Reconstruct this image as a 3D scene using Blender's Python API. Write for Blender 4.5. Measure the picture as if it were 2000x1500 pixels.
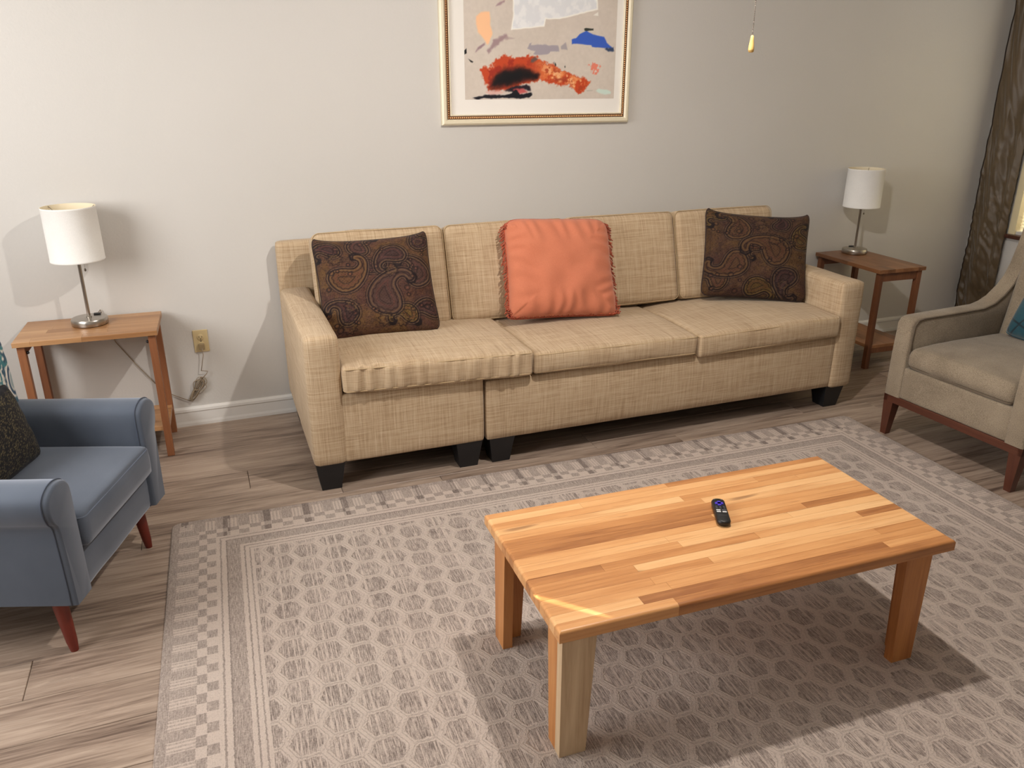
import bpy, bmesh, math, random
import numpy as np
from mathutils import Vector, Matrix, Euler, noise
random.seed(7)
PI = math.pi
D = bpy.data
SC = bpy.context.scene
COL = SC.collection
for o in list(D.objects): D.objects.remove(o)

# ------------------------------------------------------------------ camera
cam = D.cameras.new('camera'); cam.sensor_width = 36; cam.lens = 36*1558.04/2000; cam.clip_start = .05
co = D.objects.new('camera', cam); COL.objects.link(co)
co.location = (-0.5370, -4.1030, 1.6517)
co.rotation_euler = (PI/2-0.36253, 0.0, -0.36780)
SC.camera = co
# ------------------------------------------------------------------ view / world / lights
SC.view_settings.view_transform = 'Standard'; SC.view_settings.look = 'None'
SC.view_settings.gamma = 1; SC.view_settings.use_curve_mapping = False
SC.view_settings.exposure = 0.40
w = D.worlds.new('world'); SC.world = w; w.use_nodes = True
bg = w.node_tree.nodes['Background']; bg.inputs[0].default_value = (1.0, .97, .88, 1); bg.inputs[1].default_value = 2.6

def light(name, kind, loc, energy, color, size=.1, rot=None, **kw):
    l = D.lights.new(name, kind); l.energy = energy; l.color = color
    if kind == 'AREA':
        l.shape = 'RECTANGLE'; l.size = size[0]; l.size_y = size[1]
    elif kind == 'SPOT':
        l.spot_size = kw['cone']; l.spot_blend = kw['blend']; l.shadow_soft_size = size
    else: l.shadow_soft_size = size
    o = D.objects.new(name, l); COL.objects.link(o); o.location = loc
    if rot: o.rotation_euler = rot
    return o
WARM = (1.0, .935, .865)
FAN = (0.87, -2.06)
for k in range(3):
    a = math.radians(200+120*k)
    light('fan_bulb', 'POINT', (FAN[0]+.13*math.cos(a), FAN[1]+.13*math.sin(a), 2.545), (96, 3, 3)[k], WARM, .03)
# daylight from the window in the left wall (the wall itself is outside the frame)
light('left_window_daylight', 'AREA', (-2.40, -1.85, 1.75), 58, (1.0, .98, .96), (1.7, 1.3), (PI/2, 0, -PI/2))
# added weak fill light with no visible source, behind and to the left of the camera
light('added_front_fill', 'AREA', (-1.2, -5.45, 1.35), 3, (1.0, .97, .94), (1.8, 2.0), (PI/2, 0, PI))
# thin slit of sun between the blinds of the left window
def aim(o, tgt, roll=0):
    d = Vector(tgt)-o.location
    q = d.to_track_quat('-Z', 'Y'); o.rotation_euler = (q.to_matrix() @ Matrix.Rotation(roll, 3, 'Z')).to_euler()

# ------------------------------------------------------------------ helpers
def s2l(c):
    return tuple((x/12.92 if x <= .04045 else ((x+.055)/1.055)**2.4) for x in c)
def rgb(r, g, b): return s2l((r/255, g/255, b/255))
def mesh_obj(name, verts, faces, mat=None, parent=None, smooth=False, loc=None, rot=None):
    me = D.meshes.new(name); me.from_pydata([tuple(v) for v in verts], [], faces); me.update()
    if smooth: me.polygons.foreach_set('use_smooth', [True]*len(me.polygons))
    o = D.objects.new(name, me); COL.objects.link(o)
    if mat: me.materials.append(mat)
    if parent: o.parent = parent
    if loc is not None: o.location = loc
    if rot is not None: o.rotation_euler = rot
    return o
def tag(o, label=None, cat=None, group=None, kind=None):
    if label: o['label'] = label
    if cat: o['category'] = cat
    if group: o['group'] = group
    if kind: o['kind'] = kind
    return o
def empty(name, loc, rz, label, cat, group=None):
    o = D.objects.new(name, None); COL.objects.link(o); o.location = loc; o.rotation_euler = (0, 0, rz)
    o.empty_display_size = .05
    return tag(o, label, cat, group)
class MB:
    def __init__(s): s.v = []; s.f = []
    def add(s, v, f):
        n = len(s.v); s.v += [tuple(x) for x in v]; s.f += [tuple(i+n for i in q) for q in f]; return s
    def box(s, x0, x1, y0, y1, z0, z1, b=0.0, M=None):
        if b <= 0:
            v = [(x, y, z) for z in (z0, z1) for y in (y0, y1) for x in (x0, x1)]
            f = [(0, 2, 3, 1), (4, 5, 7, 6), (0, 1, 5, 4), (2, 6, 7, 3), (0, 4, 6, 2), (1, 3, 7, 5)]
        else:
            bm = bmesh.new(); bmesh.ops.create_cube(bm, size=1)
            for q in bm.verts: q.co = Vector(((x0+x1)/2+q.co.x*(x1-x0), (y0+y1)/2+q.co.y*(y1-y0), (z0+z1)/2+q.co.z*(z1-z0)))
            bmesh.ops.bevel(bm, geom=bm.edges[:], offset=b, segments=2, affect='EDGES', profile=.5)
            bm.verts.index_update()
            v = [q.co.copy() for q in bm.verts]; f = [tuple(x.index for x in q.verts) for q in bm.faces]; bm.free()
        if M is not None: v = [M @ Vector(q) for q in v]
        return s.add(v, f)
    def lathe(s, prof, c=(0, 0, 0), n=32, M=None, cap=True):
        v = []; f = []
        for r, z in prof:
            for k in range(n):
                a = 2*PI*k/n; v.append(Vector((r*math.cos(a), r*math.sin(a), z)))
        for i in range(len(prof)-1):
            for k in range(n):
                k2 = (k+1) % n; f.append((i*n+k, i*n+k2, (i+1)*n+k2, (i+1)*n+k))
        if cap:
            f.append(tuple(reversed(range(n)))); f.append(tuple((len(prof)-1)*n+k for k in range(n)))
        if M is not None: v = [M @ q for q in v]
        v = [q+Vector(c) for q in v]
        return s.add(v, f)
    def tube(s, pts, r, n=8, closed=False):
        pts = [Vector(p) for p in pts]; N = len(pts); v = []; f = []
        up = Vector((0, 0, 1)); prev = None
        for i, p in enumerate(pts):
            a = pts[(i-1) % N] if (closed or i > 0) else p; b = pts[(i+1) % N] if (closed or i < N-1) else p
            t = (b-a).normalized() if (b-a).length > 1e-9 else Vector((0, 0, 1))
            if prev is None:
                x = t.cross(up)
                if x.length < .1: x = t.cross(Vector((1, 0, 0)))
                x.normalize()
            else:
                x = (prev-t*prev.dot(t)).normalized()
            prev = x; y = t.cross(x)
            rr = r[i] if hasattr(r, '__len__') else r
            for k in range(n):
                an = 2*PI*k/n; v.append(p+x*rr*math.cos(an)+y*rr*math.sin(an))
        for i in range(N if closed else N-1):
            j = (i+1) % N
            for k in range(n):
                k2 = (k+1) % n; f.append((i*n+k, i*n+k2, j*n+k2, j*n+k))
        if not closed:
            f.append(tuple(reversed(range(n)))); f.append(tuple((N-1)*n+k for k in range(n)))
        return s.add(v, f)
    def loft(s, rings, cap=True):
        n = len(rings[0]); v = [p for r in rings for p in r]; f = []
        for i in range(len(rings)-1):
            for k in range(n):
                k2 = (k+1) % n; f.append((i*n+k, i*n+k2, (i+1)*n+k2, (i+1)*n+k))
        if cap: f.append(tuple(reversed(range(n)))); f.append(tuple((len(rings)-1)*n+k for k in range(n)))
        return s.add(v, f)
    def build(s, name, mat=None, parent=None, smooth=False, loc=None, rot=None):
        o = mesh_obj(name, s.v, s.f, mat, parent, smooth, loc, rot)
        bm = bmesh.new(); bm.from_mesh(o.data); bmesh.ops.recalc_face_normals(bm, faces=bm.faces); bm.to_mesh(o.data); bm.free()
        if smooth == 'auto':
            o.data.polygons.foreach_set('use_smooth', [True]*len(o.data.polygons))
            try: o.data.set_sharp_from_angle(angle=math.radians(40))
            except Exception: pass
        return o
def soft_box(sx, sy, sz, r=.03, bulge=(0, 0, 0), n=18, wr=0.0, wscale=6, seed=0, fn=None):
    """padded block centred on the origin: rounded edges, domed faces, soft creases"""
    L = max(sx, sy, sz); cnt = [max(4, int(n*q/L)) for q in (sx, sy, sz)]
    h = Vector((sx/2, sy/2, sz/2)); vid = {}; V = []; F = []
    def pt(i, j, k):
        key = (i, j, k)
        if key in vid: return vid[key]
        def ax(t, m, hh):
            a = t/m*2-1
            a = math.copysign(1-(1-abs(a))**1.6, a) if abs(a) < 1 else a
            return a
        a = Vector((ax(i, cnt[0], h.x), ax(j, cnt[1], h.y), ax(k, cnt[2], h.z)))
        p = Vector((a.x*h.x, a.y*h.y, a.z*h.z))
        q = Vector([max(-(h[m]-r), min(h[m]-r, p[m])) for m in range(3)])
        d = p-q
        o = Vector((0, 0, 0))
        if d.length > 1e-9: o = d.normalized()*r
        res = q+o
        e = [1-a.x**2, 1-a.y**2, 1-a.z**2]
        if i in (0, cnt[0]): res.x += a.x*bulge[0]*e[1]*e[2]
        if j in (0, cnt[1]): res.y += a.y*bulge[1]*e[0]*e[2]
        if k in (0, cnt[2]): res.z += a.z*bulge[2]*e[0]**.6*e[1]**.6
        if wr:
            nn = noise.noise_vector(res*wscale+Vector((seed*7.3, seed*3.1, 0)))*wr + noise.noise_vector(res*wscale*2.7+Vector((seed, 5, 0)))*wr*.4
            res = res+nn
        if fn: res = fn(res, a)
        vid[key] = len(V); V.append(res); return vid[key]
    a, b, c = cnt
    for k in (0, c):
        for i in range(a):
            for j in range(b):
                q = (pt(i, j, k), pt(i+1, j, k), pt(i+1, j+1, k), pt(i, j+1, k)); F.append(q if k else q[::-1])
    for j in (0, b):
        for i in range(a):
            for k in range(c):
                q = (pt(i, j, k), pt(i+1, j, k), pt(i+1, j, k+1), pt(i, j, k+1)); F.append(q[::-1] if j else q)
    for i in (0, a):
        for j in range(b):
            for k in range(c):
                q = (pt(i, j, k), pt(i, j+1, k), pt(i, j+1, k+1), pt(i, j, k+1)); F.append(q if i else q[::-1])
    return V, F
def seam_ring(sx, sy, z, r, inset=0.0, n=10):
    """rounded-rectangle loop in the XY plane"""
    P = []; hx = sx/2-inset; hy = sy/2-inset
    for cx, cy, a0 in ((hx-r, hy-r, 0), (-hx+r, hy-r, 90), (-hx+r, -hy+r, 180), (hx-r, -hy+r, 270)):
        for k in range(n+1):
            a = math.radians(a0+90*k/n); P.append((cx+r*math.cos(a), cy+r*math.sin(a), z))
    return P

# ------------------------------------------------------------------ node expression helper
class G:
    def __init__(s, name):
        s.m = D.materials.new(name); s.m.use_nodes = True; s.t = s.m.node_tree; s.n = s.t.nodes; s.l = s.t.links
        s.b = s.n['Principled BSDF']
    def new(s, k): return s.n.new(k)
    def put(s, sock, v):
        if isinstance(v, X): s.l.new(v.s, sock)
        elif isinstance(v, tuple) and len(v) == 3 and sock.type == 'RGBA': sock.default_value = v+(1,)
        else: sock.default_value = v
    def math(s, op, *a, clamp=False):
        n = s.new('ShaderNodeMath'); n.operation = op; n.use_clamp = clamp
        for i, v in enumerate(a): s.put(n.inputs[i], v)
        return X(s, n.outputs[0])
    def coord(s, which='Object'):
        n = s.new('ShaderNodeTexCoord'); return X(s, n.outputs[which])
    def sep(s, v):
        n = s.new('ShaderNodeSeparateXYZ'); s.put(n.inputs[0], v); return [X(s, o) for o in n.outputs]
    def comb(s, x, y, z):
        n = s.new('ShaderNodeCombineXYZ')
        for i, v in enumerate((x, y, z)): s.put(n.inputs[i], v)
        return X(s, n.outputs[0])
    def noise(s, vec, scale=1.0, detail=2.0, rough=.5, dist=0.0):
        n = s.new('ShaderNodeTexNoise'); s.put(n.inputs['Vector'], vec); s.put(n.inputs['Scale'], scale)
        n.inputs['Detail'].default_value = detail; n.inputs['Roughness'].default_value = rough; n.inputs['Distortion'].default_value = dist
        return X(s, n.outputs[0])
    def vadd(s, a, b):
        n = s.new('ShaderNodeVectorMath'); n.operation = 'ADD'; s.put(n.inputs[0], a); s.put(n.inputs[1], b); return X(s, n.outputs[0])
    def mix(s, f, a, b):
        n = s.new('ShaderNodeMix'); n.data_type = 'RGBA'; s.put(n.inputs[0], f); s.put(n.inputs[6], a); s.put(n.inputs[7], b); return X(s, n.outputs[2])
    def ramp(s, f, stops):
        n = s.new('ShaderNodeValToRGB'); s.put(n.inputs[0], f); e = n.color_ramp.elements
        while len(e) < len(stops): e.new(.5)
        for q, (p, c) in zip(e, stops): q.position = p; q.color = c+(1,)
        return X(s, n.outputs[0])
    def rand(s):
        n = s.new('ShaderNodeObjectInfo'); return X(s, n.outputs['Random'])
    def step(s, v, a, b):
        n = s.new('ShaderNodeMapRange'); n.interpolation_type = 'SMOOTHSTEP'
        s.put(n.inputs[0], v); n.inputs[1].default_value = a; n.inputs[2].default_value = b; return X(s, n.outputs[0])
    def bump(s, h, strength=.3, dist=.01):
        n = s.new('ShaderNodeBump'); n.inputs['Strength'].default_value = strength; n.inputs['Distance'].default_value = dist
        s.put(n.inputs['Height'], h); s.l.new(n.outputs[0], s.b.inputs['Normal'])
    def out(s, color=None, rough=None, metal=None, sheen=None, spec=None, **k):
        if color is not None: s.put(s.b.inputs['Base Color'], color)
        if rough is not None: s.put(s.b.inputs['Roughness'], rough)
        if metal is not None: s.put(s.b.inputs['Metallic'], metal)
        if sheen is not None: s.put(s.b.inputs['Sheen Weight'], sheen)
        if spec is not None: s.put(s.b.inputs['Specular IOR Level'], spec)
        for kk, v in k.items(): s.put(s.b.inputs[kk.replace('_', ' ')], v)
        return s.m
class X:
    def __init__(s, g, sock): s.g = g; s.s = sock
    def __add__(s, o): return s.g.math('ADD', s, o)
    def __radd__(s, o): return s.g.math('ADD', o, s)
    def __sub__(s, o): return s.g.math('SUBTRACT', s, o)
    def __rsub__(s, o): return s.g.math('SUBTRACT', o, s)
    def __mul__(s, o): return s.g.math('MULTIPLY', s, o)
    __rmul__ = __mul__
    def __truediv__(s, o): return s.g.math('DIVIDE', s, o)
    def abs(s): return s.g.math('ABSOLUTE', s)
    def fract(s): return s.g.math('FRACT', s)
    def lt(s, o): return s.g.math('LESS_THAN', s, o)
    def gt(s, o): return s.g.math('GREATER_THAN', s, o)
    def min(s, o): return s.g.math('MINIMUM', s, o)
    def max(s, o): return s.g.math('MAXIMUM', s, o)

# ------------------------------------------------------------------ materials
def plain(name, col, rough=.5, metal=0.0, **k):
    g = G(name); return g.out(col, rough, metal, **k)
def m_wall():
    g = G('wall_paint'); c = g.coord(); n = g.noise(c, 90, 3, .55); n2 = g.noise(c, 1.3, 2)
    col = g.mix(n2, rgb(203, 200, 195), rgb(210, 207, 203)); g.bump(n, .22, .003)
    return g.out(col, .5, spec=.35)
def m_ceiling():
    g = G('ceiling_paint'); g.bump(g.noise(g.coord(), 120, 3), .3, .003); return g.out(rgb(228, 224, 216), .8)
def m_trim():
    g = G('trim_paint'); g.bump(g.noise(g.coord(), 60, 2), .05, .002); return g.out(rgb(226, 224, 220), .35)
def m_floor():
    g = G('vinyl_plank'); c = g.coord(); r = g.rand(); x, y, z = g.sep(c)
    v = g.comb(x*1.3+r*37.0, y*20+r*11.0, z)
    n1 = g.noise(v, 1.6, 5, .6, 1.2); v2 = g.comb(x*2.5+r*17.0, y*70, r*9.0); n2 = g.noise(v2, 1.5, 4, .7)
    v3 = g.comb(x*1.1+r*5.0, y*9+r*3.0, 0.0); n3 = g.noise(v3, 1.0, 3, .5, .6)
    f = n1*.5+n2*.34+n3*.35-.09+(r-.5)*.05
    col = g.ramp(f, [(.32, rgb(86, 69, 60)), (.41, rgb(125, 107, 94)), (.5, rgb(153, 134, 119)), (.59, rgb(173, 154, 138)), (.72, rgb(192, 174, 158))])
    streak = g.step(n1, .60, .66); col = g.mix(streak*.35, col, rgb(104, 86, 74))
    g.bump(n2, .12, .002)
    return g.out(col, g.math('ADD', n2*.12, .34), spec=.45)
def wood(name, stops, axis='x', scale=1.0, rough=.38, coat=0.0, var=.35, knots=False, pore=.3):
    g = G(name); c = g.coord(); r = g.rand(); x, y, z = g.sep(c)
    if axis == 'y': x, y = y, x
    if axis == 'z': x, z = z, x
    o1 = r*53.0; o2 = r*19.0
    n1 = g.noise(g.comb(x*1.6+o1, y*22+o2, z*22+o2), scale, 4, .6, .9)
    n2 = g.noise(g.comb(x*6+o1, y*170, z*170), scale, 3, .7)
    n4 = g.noise(g.comb(x*.7+o2, y*4+o1, z*4), scale, 2, .5)
    f = n1*.5+n2*.22+n4*.28+(r-.5)*var
    col = g.ramp(f, stops)
    pores = g.step(n2, .60, .72)
    col = g.mix(pores*pore, col, stops[0][1])
    gr = g.step(g.noise(g.comb(x*2.2+o2, y*60+o1, z*60+o1), 1.0, 3, .65), .54, .66)
    col = g.mix(gr*pore*.9, col, stops[1][1])
    if knots:
        kk = g.step(g.noise(g.comb(x*3+o1, y*14+o2, z*14), 1.0, 2, .5), .70, .78)
        col = g.mix(kk*.6, col, rgb(96, 50, 22))
    g.bump(n2, .08, .002)
    return g.out(col, g.math('ADD', n2*.15, rough-.07), Coat_Weight=coat, Coat_Roughness=.25)
def m_slub():
    g = G('slub_linen'); c = g.coord(); x, y, z = g.sep(c); nrm = g.coord('Normal'); nx, ny, nz = [q.abs() for q in g.sep(nrm)]
    r = g.rand()
    H = 460.0; Lw = 10.0
    A = g.noise(g.comb(x*H+r*99.0, y*Lw, z*Lw), 1.0, 2, .6); B = g.noise(g.comb(x*Lw, y*H+r*77.0, z*Lw), 1.0, 2, .6); C = g.noise(g.comb(x*Lw, y*Lw, z*H+r*55.0), 1.0, 2, .6)
    A2 = g.noise(g.comb(x*270+r*9.0, y*5, z*5), 1.0, 2, .6); B2 = g.noise(g.comb(x*6, y*270+r*7.0, z*5), 1.0, 2, .6); C2 = g.noise(g.comb(x*5, y*6, z*270+r*5.0), 1.0, 2, .6)
    def cut(v, n): return (v-.5)*(1.0-g.step(n, .35, .85))
    s = cut(A, nx)+cut(B, ny)+cut(C, nz)+(cut(A2, nx)+cut(B2, ny)+cut(C2, nz))*1.1
    f = s*.38+.51+(g.noise(c, 5, 3)-.5)*.10
    col = g.ramp(f, [(.22, rgb(134, 108, 80)), (.38, rgb(164, 139, 109)), (.5, rgb(184, 160, 130)), (.66, rgb(199, 178, 149)), (.85, rgb(210, 193, 168))])
    g.bump(s, .22, .002)
    return g.out(col, .88, sheen=.15, spec=.2)
def m_cloth(name, c0, c1, sc=260, rough=.9, bump=.3, sheen=.2):
    g = G(name); c = g.coord(); n = g.noise(c, sc, 3, .7); n2 = g.noise(c, 7, 3)
    col = g.mix(g.step(n*.7+n2*.3, .32, .68), c0, c1); g.bump(n, bump, .0015)
    return g.out(col, rough, sheen=sheen, spec=.2)
def m_velvet():
    g = G('blue_velvet'); c = g.coord(); n2 = g.noise(c, 6, 3); n = g.noise(c, 300, 2)
    lw = g.new('ShaderNodeLayerWeight'); lw.inputs[0].default_value = .35
    base = g.mix(n2, rgb(68, 76, 89), rgb(90, 98, 111))
    g.bump(n, .1, .001)
    m = g.out(base, .75, sheen=.9, spec=.2); g.b.inputs['Sheen Roughness'].default_value = .45
    g.b.inputs['Sheen Tint'].default_value = rgb(190, 196, 208)+(1,)
    return m
def m_attr(name, rough=.9, bumpn=260, bs=.2, sheen=.1):
    g = G(name); n = g.new('ShaderNodeVertexColor'); n.layer_name = 'Col'; v = X(g, n.outputs[0])
    g.bump(g.noise(g.coord(), bumpn, 2), bs, .0015)
    return g.out(v, rough, sheen=sheen, spec=.25)
def m_rug(Lx, Ly):
    g = G('woven_rug'); c = g.coord(); x, y0, z = g.sep(c); y = y0*-1.0
    dx = x.min(Lx-x); dy = y.min(Ly-y); t = dx.min(dy); side = dx.lt(dy); s = side*y+(1.0-side)*x
    wob = (g.noise(c, 75, 3, .75)-.5)*.021
    yarn = g.noise(g.comb(x*330, y*26, 0.0), 1.0, 3, .7); warp = g.noise(g.comb(x*110, y*1.2, 3.0), 1.0, 2, .6)
    pile = g.noise(c, 175, 4, .85); blot = g.noise(c, 2.2, 3)
    # ogee lattice
    def cell(ox, oy):
        u = (((x-ox+wob)/.198).fract()-.5)*.198; v = (((y-oy+wob)/.1).fract()-.5)*.1
        return v.abs().max(u.abs()*.86+v.abs()*.46)
    d = cell(.385-.099, .422-.05).min(cell(.385, .422-.10))
    darkc = 1.0-g.step(d, .0385, .0435)
    rope = g.step(d, .0465, .0478)*(1.0-g.step(d, .0485, .0498))
    streak = g.step(warp, .55, .60)
    field = darkc*(.50+(yarn-.5)*2.6+(g.noise(c, 9, 2)-.5)*.7-streak*.5)+rope*.2
    # borders
    ph = (s/.083).fract()
    w_ = wob
    def band(a, b): return (t+w_*.5).gt(a)*(t+w_*.5).lt(b)
    fine = ((s/.0138).fract()).gt(.5)
    b1 = band(.0, .030)*.85
    blockdark = ph.lt(.5)
    b2 = band(.030, .103)*(blockdark*.8+(1.0-blockdark)*fine*.55)
    b3 = band(.103, .131)*(ph.gt(.5)*.9)
    b4 = band(.131, .163)*(ph.lt(.46)*.85)
    b5 = band(.176, .182)*.7+band(.198, .203)*.9
    b6 = band(.203, .248)*(.62+(yarn-.5)*1.8)
    b7 = band(.261, .266)*.8+band(.280, .285)*.7
    bars = (1.0-side)*(((x-.19)/.155).fract()).lt(.17)*(t).lt(.165)*.5
    border = (b1+b2+b3+b4)*(.75+(yarn-.5)*1.2)+b5+b6+b7+bars
    inner = t.gt(.296)
    dark = inner*field+(1.0-inner)*border*.78+(pile-.5)*1.6+(yarn-.5)*.5+.03
    light_c = g.mix(blot, rgb(206, 188, 177), rgb(208, 194, 183)); dark_c = g.mix(blot, rgb(116, 102, 96), rgb(126, 114, 107))
    col = g.mix(g.math('MULTIPLY', dark, 1.0, clamp=True), light_c, dark_c)
    h = (1.0-inner*darkc)*.9+pile*1.1+rope*inner*-.6
    g.bump(h, .75, .006)
    return g.out(col, .97, sheen=.1, spec=.1)

M = {}
M['wall'] = m_wall(); M['ceiling'] = m_ceiling(); M['trim'] = m_trim(); M['floor'] = m_floor(); M['slub'] = m_slub()
oak = [(.22, rgb(148, 92, 48)), (.38, rgb(190, 130, 76)), (.5, rgb(208, 150, 94)), (.62, rgb(220, 166, 110)), (.8, rgb(230, 184, 130))]
M['oak'] = wood('oiled_oak', oak, 'x', rough=.42, coat=.15, var=.44, knots=True, pore=.5)
M['oak_z'] = wood('oiled_oak_upright', [(.22, rgb(128, 72, 32)), (.4, rgb(166, 104, 54)), (.55, rgb(190, 128, 72)), (.75, rgb(206, 148, 90))], 'z', rough=.45, var=.2)
M['ash_z'] = wood('pale_worn_ash', [(.22, rgb(150, 118, 88)), (.4, rgb(196, 168, 134)), (.55, rgb(216, 192, 158)), (.75, rgb(228, 208, 178))], 'z', rough=.55, var=.1)
M['acacia'] = wood('acacia_stave', [(.22, rgb(122, 82, 50)), (.4, rgb(154, 110, 70)), (.55, rgb(176, 132, 90)), (.75, rgb(196, 154, 110))], 'x', rough=.42, coat=.2, var=.3)
M['acacia_z'] = wood('acacia_post', [(.22, rgb(92, 54, 34)), (.45, rgb(130, 80, 50)), (.75, rgb(158, 104, 66))], 'z', rough=.5, var=.15)
M['acacia_red'] = wood('red_shaded_acacia_stave', [(.22, rgb(92, 56, 34)), (.4, rgb(128, 84, 52)), (.55, rgb(150, 102, 66)), (.75, rgb(172, 122, 82))], 'x', rough=.4, coat=.2, var=.3)  # redder wood, its tones also darkened for the dimmer light on that side
M['acacia_red_z'] = wood('red_shaded_acacia_post', [(.22, rgb(80, 46, 30)), (.45, rgb(114, 70, 44)), (.75, rgb(140, 90, 60))], 'z', rough=.5, var=.15)  # same wood upright, dim light again partly put into the colour
M['cherry'] = wood('cherry_leg', [(.2, rgb(84, 26, 20)), (.5, rgb(112, 40, 28)), (.8, rgb(130, 52, 36))], 'z', rough=.35, var=.1)
M['walnut'] = wood('walnut_frame', [(.2, rgb(52, 24, 16)), (.5, rgb(82, 44, 30)), (.8, rgb(104, 60, 42))], 'z', rough=.35, var=.1)
M['walnut_y'] = wood('walnut_rail', [(.2, rgb(52, 24, 16)), (.5, rgb(82, 44, 30)), (.8, rgb(104, 60, 42))], 'x', rough=.35, var=.1)
M['black'] = plain('black_lacquer', rgb(24, 24, 27), .45)
M['void'] = plain('black_lining', rgb(18, 17, 17), .95)
M['tweed'] = m_cloth('taupe_tweed', rgb(112, 99, 83), rgb(160, 146, 126), 330, .92, .4)
M['piping'] = plain('taupe_piping', rgb(96, 84, 70), .9)
M['slubpipe'] = plain('linen_seam', rgb(186, 162, 126), .9)
M['velvet'] = m_velvet()
M['shade'] = m_cloth('white_linen_shade', rgb(226, 224, 220), rgb(240, 238, 234), 500, .85, .15, .1)
M['shade_in'] = plain('cream_shade_lining', rgb(240, 228, 200), .8)
M['nickel'] = plain('brushed_nickel', rgb(178, 172, 164), .28, 1.0)
M['darkplastic'] = plain('dark_plastic', rgb(28, 28, 30), .4)
M['orange'] = m_cloth('coral_cotton', rgb(186, 108, 80), rgb(200, 122, 92), 420, .85, .12, .2)
M['fringe'] = m_cloth('rust_fringe', rgb(128, 56, 40), rgb(190, 96, 66), 200, .9, .2)
M['paisley'] = m_attr('paisley_jacquard', .8, 500, .25, .05)
M['darkpipe'] = plain('dark_cord', rgb(44, 26, 22), .8)
M['print'] = m_attr('art_print', .55, 300, .02, 0)
M['mat'] = plain('white_mat_board', rgb(240, 236, 230), .8)
M['cream_frame'] = plain('champagne_frame', rgb(230, 220, 194), .4, .05)
M['bead'] = plain('bronze_bead', rgb(98, 62, 40), .4, .4)
M['ivory'] = plain('ivory_plastic', rgb(206, 186, 142), .4)
M['socket'] = plain('socket_slot', rgb(50, 40, 30), .6)
M['cord'] = plain('clear_tan_cord', rgb(150, 134, 112), .35)
M['plug'] = plain('tan_plug', rgb(150, 132, 100), .4)
M['white'] = plain('white_plastic', rgb(225, 225, 225), .4)
M['remote'] = plain('remote_black', rgb(16, 16, 18), .45)
M['purple'] = plain('purple_rubber', rgb(70, 52, 190), .5)
M['curtain'] = None
g = G('olive_taffeta'); c = g.coord(); g.bump(g.noise(c, 300, 2)*.3+g.noise(c, 18, 3), .25, .01)
M['curtain'] = g.out(g.mix(g.noise(c, 5, 3), rgb(78, 63, 43), rgb(98, 80, 53)), .42, sheen=.3, spec=.5)
M['curtain_edge'] = plain('curtain_edge_cord', rgb(40, 28, 18), .8)
g = G('glass'); tp = g.new('ShaderNodeBsdfTransparent'); gs = g.new('ShaderNodeBsdfGlossy'); gs.inputs['Roughness'].default_value = .02; mx = g.new('ShaderNodeMixShader'); mx.inputs[0].default_value = .05
g.l.new(tp.outputs[0], mx.inputs[1]); g.l.new(gs.outputs[0], mx.inputs[2]); g.l.new(mx.outputs[0], g.n['Material Output'].inputs[0]); M['glass'] = g.m
g = G('translucent_slat'); tr = g.new('ShaderNodeBsdfTranslucent'); tr.inputs[0].default_value = rgb(250, 244, 226)+(1,)
df = g.new('ShaderNodeBsdfDiffuse'); df.inputs[0].default_value = rgb(240, 234, 216)+(1,); mx = g.new('ShaderNodeMixShader'); mx.inputs[0].default_value = .55
g.l.new(df.outputs[0], mx.inputs[1]); g.l.new(tr.outputs[0], mx.inputs[2]); g.l.new(mx.outputs[0], g.n['Material Output'].inputs[0]); M['slat'] = g.m
M['maple'] = plain('maple_knob', rgb(222, 184, 112), .35)
M['chain'] = plain('steel_chain', rgb(120, 112, 104), .35, .9)
g = G('frosted_glass'); M['frost'] = g.out(rgb(250, 240, 225), .5, Transmission_Weight=.4)
M['teal'] = None

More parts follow.
